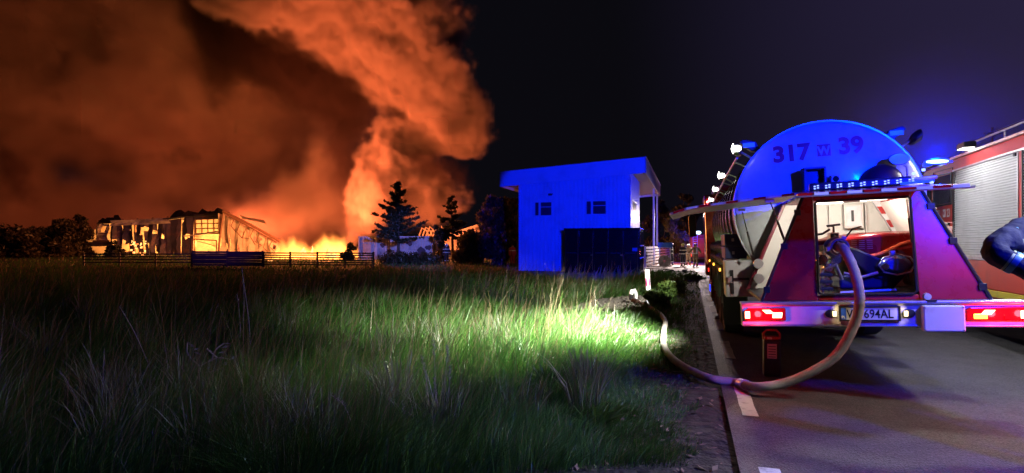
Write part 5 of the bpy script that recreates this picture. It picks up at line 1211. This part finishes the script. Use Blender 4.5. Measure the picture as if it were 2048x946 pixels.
# ------------------------------------------------------------------ roadside marker post and bent pipe
mp = P(1299, 617, 14.3); mp.z = float(gz(mp.x, mp.y))
mk = thing('marker_post', 'white roadside marker post with red reflectors on the grass verge', 'post', mp, (R(1.5), R(-4), R(-12)))
MB().prism([(-.055, -.05, 0), (.055, -.05, 0), (.06, .05, 0), (-.06, .05, 0)], (0, 0, .88)).build('post', 'white', mk, bevel=.008)
MB().prism([(-.058, -.052, .88), (.058, -.052, .84), (.06, .05, .84), (-.06, .05, .88)], (0, 0, .012)).build('cap', 'white', mk)
for sx in (-1, 1): MB().box(sx*.036-.012, sx*.036+.012, -.056, -.049, .48, .68).build('reflector', 'redtext', mk)
sp_ = P(1262, 606, 15.6); sp_.z = float(gz(sp_.x, sp_.y))
pipe = thing('bent_pipe', 'short black pipe with bent white hood beside the gravel patch', 'pipe', sp_)
MB().tube([(0, 0, 0), (0, 0, .16), (.02, 0, .24)], [.055, .055, .05], 12).build('stub', 'black', pipe, smooth=True)
MB().tube([(.0, 0, .18), (.03, 0, .27), (.09, 0, .29), (.13, 0, .2), (.14, 0, .06)], [.058, .06, .055, .05, .045], 12).build('hood', 'white', pipe, smooth=True)

# ------------------------------------------------------------------ dry stalks, seed heads and broken twigs in the meadow
M_['straw'] = mat('dry_stalk', (.30, .25, .20), .9, var=.3, scale=20)
def stalk(label, px, py, Y, pts, r, head=0, seed=1, group='dry stalks in the meadow', cat='stalk', name='dry_stalk'):
    b = P(px, py, Y); b.z = float(gz(b.x, b.y)); o = thing(name, label, cat, b, group=group); g = random.Random(seed)
    top = [Vector((x, y, z)) for x, y, z in pts]
    MB().tube(catmull(top, 5), [r*(1 - .6*i/(5*(len(top)-1))) for i in range(5*(len(top)-1)+1)], 6).build('stem', 'straw', o, smooth=True)
    if head:
        m = MB(); e = top[-1]; d = (top[-1]-top[-2]).normalized()
        for k in range(head):
            u = k/head; c = e - d*.16*u; a = g.uniform(0, 6.28); L = .035*(1 - .5*abs(u-.5)) 
            s = Vector((math.cos(a), math.sin(a), .9)).normalized()*L; m.add([c, c + s*.5 + Vector((.004, 0, 0)), c + s, c + s*.5 - Vector((.004, 0, .002))], [(0, 1, 2, 3)])
        m.build('seed_head', 'straw', o)
    return o
stalk('tallest pale dry stalk standing in the dark meadow at the left', 500, 715, 9.0, [(0, 0, 0), (-.01, 0, .5), (-.08, .02, 1.0), (-.13, .0, 1.42)], .009, 0, 1)
stalk('thin dry stalk crossing behind the tallest one', 488, 712, 9.2, [(0, 0, 0), (-.02, .02, .45), (.0, 0, .9), (-.02, 0, 1.25)], .006, 0, 2)
stalk('shorter dry stalk left of the tallest one', 478, 700, 9.4, [(0, 0, 0), (.02, 0, .5), (-.03, 0, 1.0)], .006, 8, 3)
stalk('long dry stalk leaning to the left in the dark grass', 318, 790, 7.0, [(0, 0, 0), (-.14, .0, .35), (-.32, .02, .72), (-.48, .0, 1.02)], .006, 6, 4)
for k, (px_, py_, Y_, h_, ln, lab) in enumerate([(872, 930, 5.0, .85, -.02, 'brown seed stalk in the near grass, tallest of its tuft'), (885, 930, 5.1, .78, .05, 'brown seed stalk leaning right in the near tuft'), (862, 930, 5.1, .7, -.08, 'brown seed stalk leaning left in the near tuft'), (895, 935, 4.9, .62, .02, 'short straight brown seed stalk at the right of the near tuft'), (878, 935, 4.8, .55, -.04, 'shortest brown seed stalk in the near tuft')]):
    stalk(lab, px_, py_, Y_, [(0, 0, 0), (ln*.3, .01, h_*.5), (ln, 0, h_)], .0045, 26, 10+k, 'seed stalks in the near grass')
stalk('grey seed stalk drooping left with open spikelets in the foreground', 712, 935, 4.6, [(0, 0, 0), (-.03, 0, .25), (-.10, 0, .42), (-.2, 0, .5)], .004, 22, 21)
stalk('thin straw stalk at the lower middle edge', 818, 940, 4.6, [(0, 0, 0), (-.02, 0, .22), (-.06, 0, .42)], .004, 14, 22)
for k, (px_, h_, ln, lab) in enumerate([(245, .3, -.02, 'short straw stub in the near grass, leftmost of three'), (275, .24, .01, 'short straw stub in the near grass, middle of three'), (292, .34, .06, 'short straw stub in the near grass, leaning right')]):
    stalk(lab, px_, 930, 4.6, [(0, 0, 0), (ln*.4, 0, h_*.5), (ln, 0, h_)], .005, 0, 30+k)
tw = P(415, 785, 7.1); tw.z = float(gz(tw.x, tw.y)) + .22
twg = thing('broken_twig', 'pale broken branch with withered leaves lying on the dark grass', 'branch', tw)
TW = [[(-.30, 0, .0), (-.1, 0, .06), (.12, 0, .16), (.28, 0, .14)], [(-.1, 0, .06), (-.24, 0, .2), (-.26, .02, .34)], [(.05, 0, .12), (.1, 0, .26), (.2, .02, .34)], [(.12, 0, .16), (.0, -.02, .28)], [(-.2, 0, .03), (-.02, 0, -.02), (.2, 0, .04)]]
for k, q in enumerate(TW): MB().tube(catmull([Vector(p) for p in q], 4), .009, 6).build('twig', 'straw', twg, smooth=True)
g_ = random.Random(4)
M_['wither'] = mat('withered_leaf', (.26, .25, .27), .8, var=.3, scale=18)
for k in range(16):
    q = g_.choice(TW); c = Vector(q[-1])*g_.uniform(.6, 1.05); a = g_.uniform(-.9, .9); L = g_.uniform(.05, .11); d = Vector((math.cos(a), .1, math.sin(a))); n_ = Vector((-math.sin(a), 0, math.cos(a)))
    MB().add([c, c + d*L*.5 + n_*L*.16, c + d*L, c + d*L*.5 - n_*L*.16 + Vector((0, .02, 0))], [(0, 1, 3), (1, 2, 3)]).build('leaf', 'wither', twg)
bl = P(38, 918, 4.7); bl.z = float(gz(bl.x, bl.y))
bt = thing('broad_leaf_plant', 'broad pale leaf rising from the grass at the lower left corner', 'plant', bl)
MB().add([(0, 0, 0), (.03, 0, .12), (.14, .02, .30), (.05, .03, .16)], [(0, 1, 3), (1, 2, 3)]).build('leaf', 'wither', bt); MB().add([(.02, 0, 0), (-.06, 0, .12), (-.10, .02, .26), (-.03, .02, .12)], [(0, 1, 3), (1, 2, 3)]).build('leaf', 'wither', bt)

# ------------------------------------------------------------------ far yard: fire engine, sign board, hoses, fence
fy_ = P(1402, 530, 57); fy_.z = float(road_z(50)) 
fg = thing('fire_engine', 'distant red fire engine seen from behind with ladder and lit blue beacon', 'fire engine', fy_, (0, 0, R(-TYAW)))
MB().box(-1.2, 1.2, 0, 6.5, .5, 2.75).build('body', 'red', fg, bevel=.06); MB().box(-.95, .95, -.03, 0, .9, 2.4).build('rear_shutter', 'orange_red', fg, bevel=.02)
ll = MB()
for x in (-.75, -.35): ll.box(x-.03, x+.03, -.14, -.08, .8, 2.9)
for k in range(9): ll.box(-.72, -.38, -.13, -.09, .95 + .22*k, .99 + .22*k)
ll.build('ladder', 'white', fg)
for x in (-.95, .95): MB().box(x-.14, x+.14, -.05, 0, .6, .85).build('tail_light', 'markerred', fg, bevel=.02)
MB().box(-1.0, 1.0, .0, .3, .35, .5).build('bumper', 'dark', fg); MB().ball((-.25, .1, 2.95), .22, 12, (1.2, 1, .8)).build('beacon', 'beaconhot', fg, smooth='all'); MB().ball((-.9, .1, 2.85), .12, 10).build('warning_lamp', 'amber', fg, smooth='all')
for y in (1.2, 5.0):
    for sx in (-1, 1): MB().lathe([(.2, -.01), (.48, 0), (.5, .05), (.5, .25), (.45, .3)], Matrix.Translation((sx*1.2, y, .5)) @ Matrix.Rotation(R(-90*sx), 4, 'Y'), 20).build('wheel', 'rubber', fg, smooth=True)
s2 = P(1330, 530, 44); s2.z = float(gz(s2.x, s2.y)) + .03
sg = thing('sign_board', 'rounded blue sign board on two legs beside the yard fence', 'sign', s2, (0, 0, R(-8)))
MB().box(-.55, .55, -.04, .04, 1.45, 1.85).build('board', mat('sign_blue', (.05, .16, .6), .4, var=.1), sg, bevel=.03)
for x in (-.4, .4): MB().box(x-.03, x+.03, -.03, .03, 0, 1.45).build('leg', 'alu', sg)
c2 = P(1329, 530, 42); c2.z = float(gz(c2.x, c2.y)) + .05
hc_ = thing('coiled_hose', 'coiled pale fire hose standing on edge by the yard entrance', 'hose', c2, (0, 0, R(-20)))
for k in range(6):
    r = .12 + .06*k; MB().tube([(r*math.cos(t), .02*math.sin(3*t), .46 + r*math.sin(t)) for t in [2*math.pi*i/24 for i in range(25)]], .032, 8).build('coil', 'hose', hc_, smooth=True)
def flat_hose(label, pts, r=.05):
    q = []
    for px_, py_ in pts:
        Yg = F*1.85/(py_-487)
        for _ in range(10):
            p = P(px_, py_, Yg); Yg = F*(CAMZ - float(gz(p.x, p.y)) - .09)/(py_-487)
        p = P(px_, py_, Yg); q.append(Vector((p.x, p.y, float(gz(p.x, p.y)) + .10)))
    return tag(MB().tube(catmull(q, 6), r, 8).build('fire_hose', 'hose', None, smooth=True), label, 'hose', 'hoses on the yard ground')
flat_hose('pale fire hose snaking past the firefighters feet', [(1384, 524), (1374, 527), (1366, 531), (1372, 536), (1371, 541), (1366, 542)], .075)
flat_hose('pale hose lying straight across the yard entrance', [(1295, 533), (1320, 532.5), (1345, 532)], .05)
flat_hose('short hose end lying on the yard near the road', [(1318, 540), (1332, 539), (1346, 541)], .05)
M_['bluegrey_board'] = mat('weathered_board', (.2, .19, .2), .7, var=.3)
fence('yard_fence', 'blue lit slatted yard fence behind the black container', P(1292, 520, 42), P(1345, 516, 60), .15, 1.5, 6, .16, 'bluegrey_board', 2.6)
# rescue van beyond, thin power line over the trucks
pole_a = E_(14, 40, 0); pole_b = E_(6.5, -9, 0)
ln = MB(); q = []
for k in range(25):
    u = k/24; p = pole_a.lerp(pole_b, u); p.z = 9.2 - 1.1*math.sin(math.pi*u); q.append(p)
M_['cable'] = mat('grey_cable', (.25, .24, .26), .6, .3)
tag(MB().tube(q, .012, 5).build('power_line', 'cable', None), 'thin power line running over the fire engines against the night sky', 'cable')
for nm_, p_ in (('far', pole_a), ('near', pole_b)):
    t = thing('power_pole', 'wooden power pole standing %s' % ('far behind the fire engine' if nm_ == 'far' else 'out of the picture behind the fire engine'), 'pole', p_)
    MB().cyl((0, 0, -.4), (0, 0, 9.5), .13, .09, 12).build('pole', 'bark', t, smooth=True); MB().box(-.6, .6, -.05, .05, 9.05, 9.17).build('crossarm', 'bark', t)

t = thing('rescue_car', 'distant dark car with red tail lights beside the far fire engine', 'car', ground_at(1377, 521, 60), (0, 0, R(-TYAW)))
MB().rings([[Vector((x*w_, y, z)) for x, z in ((-1, .35), (1, .35), (1, .9), (.82, h_), (-.82, h_), (-1, .9))] for y, w_, h_ in ((0, .84, .95), (.25, .88, 1.4), (1.2, .9, 1.5), (2.6, .9, 1.42), (3.4, .88, .95), (4.2, .84, .9))]).build('body', 'bluebox', t, bevel=.04)
MB().prism([(-.6, -.02, 1.0), (.6, -.02, 1.0), (.52, .16, 1.32), (-.52, .16, 1.32)], (0, .02, 0)).build('rear_window', 'glass', t)
for x in (-.7, .7): MB().box(x-.1, x+.1, -.03, .02, .72, .84).build('tail_light', 'markerred', t)
for y in (.8, 3.3):
    for sx in (-1, 1): MB().lathe([(.1, -.01), (.3, 0), (.32, .05), (.32, .2), (.28, .24)], Matrix.Translation((sx*.86, y, .32)) @ Matrix.Rotation(R(-90*sx), 4, 'Y'), 16).build('wheel', 'rubber', t, smooth=True)
MB().box(-.45, .45, 1.4, 1.65, 1.5, 1.6).build('light_bar', 'bluebeacon', t, bevel=.02)
# ------------------------------------------------------------------ smoke (volume grids)
VOX=.52
class SmokeTree:
    def __init__(s,name):
        s.g=bpy.data.node_groups.new(name,'GeometryNodeTree')
        s.g.interface.new_socket('Geometry',in_out='OUTPUT',socket_type='NodeSocketGeometry')
        s.pos=s.nd('GeometryNodeInputPosition').outputs[0]; s.pw=s.pos
    def nd(s,t,**k):
        n=s.g.nodes.new(t)
        for a,b in k.items(): setattr(n,a,b)
        return n
    def si(s,k,v):
        if hasattr(v,'node'): s.g.links.new(v,k)
        else: k.default_value=v
    def M(s,op,a,b=None,c=None,clamp=False):
        n=s.nd('ShaderNodeMath',operation=op,use_clamp=clamp)
        for i,v in enumerate((a,b,c)):
            if v is not None: s.si(n.inputs[i],v)
        return n.outputs[0]
    def VM(s,op,a,b=None):
        n=s.nd('ShaderNodeVectorMath',operation=op); s.si(n.inputs[0],a)
        if b is not None: s.si(n.inputs[3 if op=='SCALE' else 1],b)
        return n.outputs['Value' if op in('DOT_PRODUCT','LENGTH') else 'Vector']
    def noise(s,scale,detail,rough=.55,off=0,p=None):
        n=s.nd('ShaderNodeTexNoise'); p=p or s.pos
        if off: p=s.VM('ADD',p,(off,off*1.7,-off))
        s.g.links.new(p,n.inputs['Vector'])
        for k,v in (('Scale',scale),('Detail',detail),('Roughness',rough)): n.inputs[k].default_value=v
        return n.outputs
    def warp(s,scale,amt,off=0):
        c=s.noise(scale,2,.5,off)[1]
        s.pw=s.VM('ADD',s.pw,s.VM('SCALE',s.VM('SUBTRACT',c,(.5,.5,.5)),amt))
    def ramp(s,v,a,b,c,d):
        n=s.nd('ShaderNodeMapRange',interpolation_type='SMOOTHSTEP')
        for i,x in enumerate((v,a,b,c,d)): s.si(n.inputs[i],x)
        return n.outputs[0]
    def capsule(s,a,b,ra,rb):
        ab=b-a; pa=s.VM('SUBTRACT',s.pw,tuple(a))
        h=s.M('DIVIDE',s.VM('DOT_PRODUCT',pa,tuple(ab)),ab.length_squared,clamp=True)
        q=s.VM('SUBTRACT',pa,s.VM('SCALE',tuple(ab),h))
        return s.M('SUBTRACT',s.VM('LENGTH',q),s.M('MULTIPLY_ADD',h,rb-ra,ra))
    def chains(s,cs,k):
        d=None
        for pts in cs:
            for (x0,y0,Y0,r0),(x1,y1,Y1,r1) in zip(pts,pts[1:]):
                c=s.capsule(P(x0,y0,Y0),P(x1,y1,Y1),r0/F*Y0,r1/F*Y1)
                d=c if d is None else s.M('SMOOTH_MIN',d,c,k)
        return d
    def finish(s,name,dens,lo,hi,vox,color):
        vc=s.nd('GeometryNodeVolumeCube'); s.si(vc.inputs['Density'],dens)
        vc.inputs['Min'].default_value=lo; vc.inputs['Max'].default_value=hi
        for i,a in enumerate('XYZ'): vc.inputs['Resolution '+a].default_value=max(8,int((hi[i]-lo[i])/vox))
        sm=s.nd('GeometryNodeSetMaterial'); s.g.links.new(vc.outputs[0],sm.inputs[0])
        mat=bpy.data.materials.new(name); mat.use_nodes=True; t=mat.node_tree; t.nodes.clear()
        out=t.nodes.new('ShaderNodeOutputMaterial'); pv=t.nodes.new('ShaderNodeVolumePrincipled')
        pv.inputs['Color'].default_value=(*color,1); pv.inputs['Density'].default_value=1
        t.links.new(pv.outputs[0],out.inputs['Volume']); sm.inputs['Material'].default_value=mat
        s.g.links.new(sm.outputs[0],s.nd('NodeGroupOutput').inputs[0])
        me=bpy.data.meshes.new(name); me.from_pydata([tuple(lo)],[],[]); me.materials.append(mat)
        o=bpy.data.objects.new(name,me); COL.objects.link(o)
        o.modifiers.new('smoke','NODES').node_group=s.g; o['kind']='stuff'
        return o
def billow(T,sdf,a1,a2,s1=.06,s2=.2,off=0):
    n1=T.noise(s1,5,.62,off)[0]; n2=T.noise(s2,5,.62,off)[0]
    return T.M('ADD',sdf,T.M('ADD',T.M('MULTIPLY',T.M('SUBTRACT',n1,.5),a1),T.M('MULTIPLY',T.M('ABSOLUTE',T.M('SUBTRACT',n2,.5)),a2)))
# bright rolling plume
T=SmokeTree('plume'); T.warp(.05,8); T.warp(.15,2.5,7)
d=T.chains([[(925,272,108,40),(860,185,108,92),(775,50,108,156),(600,-130,106,230)],
            [(705,490,104,18),(738,410,105,36),(768,335,106,54),(800,262,108,50)],[(760,400,108,36),(845,388,112,42),(906,402,112,30)]],2)
d=billow(T,d,19,12,.05,.14)
d=T.M('ADD',d,T.M('MULTIPLY',T.M('SUBTRACT',T.noise(.42,4,.65,4)[0],.5),2.6))
T.finish('smoke_plume',T.M('MULTIPLY',T.ramp(d,.6,-1.6,0,1),1.25),Vector((-75,88,-1)),Vector((0,132,62)),VOX,(.55,.48,.45))
# low glowing smoke over the burning yard
T=SmokeTree('yard_smoke'); T.warp(.07,7,5); T.warp(.2,2.0,9)
d=T.chains([[(470,470,116,60),(560,440,114,62),(640,430,112,62),(700,450,108,40)],[(590,400,116,60),(640,330,116,50)],[(760,440,116,50),(850,440,118,40)]],4)
d=billow(T,d,18,12,.07,.22,off=8)
T.finish('yard_smoke',T.M('MULTIPLY',T.ramp(d,1,-5,0,1),.16),Vector((-65,100,-1)),Vector((-8,130,26)),.8,(.6,.52,.47))
# soot column
T=SmokeTree('soot'); T.warp(.06,8,3); T.warp(.18,2.5,9)
d=T.chains([[(700,440,100,22),(690,330,102,36),(690,230,106,58),(610,120,110,95),(480,30,116,110)],[(640,380,104,28),(690,330,102,30)],[(700,440,100,22),(655,470,100,16)],[(830,318,101,30),(868,324,101,48),(902,352,102,40),(922,392,103,20)],[(440,110,116,50),(430,190,116,34)],[(20,320,118,60),(70,400,118,30)],[(320,326,116,13),(470,332,116,16)],[(610,400,101,16),(640,360,101,30)]],3)
d=billow(T,d,15,12,off=5)
T.finish('soot_column',T.M('MULTIPLY',T.ramp(d,.8,-3,0,1),.26),Vector((-112,86,-1)),Vector((-4,135,50)),VOX,(.07,.05,.048))
# far bank
T=SmokeTree('bank'); T.warp(.03,16,2)
d=T.chains([[(640,440,140,60),(560,200,145,190),(420,-60,150,260)],[(-150,440,150,110),(60,420,150,115),(320,420,150,75),(450,240,155,140),(100,60,160,300)]],8)
d=billow(T,d,44,26,.03,.085,off=2)
n3=T.noise(.032,5,.6,11)[0]
T.finish('smoke_bank',T.M('MULTIPLY',T.ramp(d,4,-7,0,1),T.ramp(n3,.38,.60,.05,.34)),Vector((-165,112,-1)),Vector((-20,190,75)),1.5,(.55,.48,.42))

# thin mist added round the blue beacon to give its lens halo
T=SmokeTree('mist'); bc=E_(.15,3.8,3.1)
r=T.VM('LENGTH',T.VM('SUBTRACT',T.pos,tuple(bc)))
T.finish('halo_mist',T.M('MULTIPLY',T.ramp(r,.3,2.6,1,0),T.M('MULTIPLY',T.noise(.8,3)[0],.12)),bc-Vector((2.8,2.8,2.0)),bc+Vector((2.8,2.8,2.8)),.14,(.85,.85,.85))

# flames over the burning yard: a glowing volume
T=SmokeTree('fire')
sq=T.VM('MULTIPLY',T.pos,(1,1,.45))
sx=T.nd('ShaderNodeSeparateXYZ'); T.g.links.new(T.pos,sx.inputs[0])
flat=T.VM('MULTIPLY',T.pos,(1,.6,0))
h=T.M('MULTIPLY',T.ramp(T.noise(.42,2,.5,3,flat)[0],.22,.66,.0,1),2.5)
h=T.M('ADD',T.M('MULTIPLY',h,.75),T.M('MULTIPLY',T.M('SUBTRACT',T.noise(1.15,4,.65,6,sq)[0],.5),4.2))
v=T.M('SUBTRACT',T.M('ADD',h,.55),sx.outputs[2])
ey=T.M('MULTIPLY',T.ramp(T.M('ABSOLUTE',T.M('SUBTRACT',sx.outputs[1],67)),1.2,4.5,1,0),1.0)
p0=P(535,520,66).x; p1=P(745,520,66).x
ex=T.M('MULTIPLY',T.ramp(sx.outputs[0],p0,p0+2.5,0,1),T.ramp(sx.outputs[0],p1-5,p1,1,0))
dn=T.M('MULTIPLY',T.ramp(T.M('ADD',v,T.M('MULTIPLY',T.M('SUBTRACT',T.M('MULTIPLY',ex,ey),1),2.2)),-.1,1.4,0,1),1.0)
fo=T.finish('fire',dn,Vector((p0-.5,61,-.4)),Vector((p1+.5,72,4.2)),.13,(.5,.3,.2))
t=fo.data.materials[0].node_tree; pv=[n for n in t.nodes if n.type=='PRINCIPLED_VOLUME'][0]
pv.inputs['Density'].default_value=.12; at=t.nodes.new('ShaderNodeAttribute'); at.attribute_name='density'; mu=t.nodes.new('ShaderNodeMath'); mu.operation='MULTIPLY'; mu.inputs[1].default_value=1.5
t.links.new(at.outputs['Fac'],mu.inputs[0]); t.links.new(mu.outputs[0],pv.inputs['Emission Strength']); pv.inputs['Emission Color'].default_value=(1,.30,.05,1)
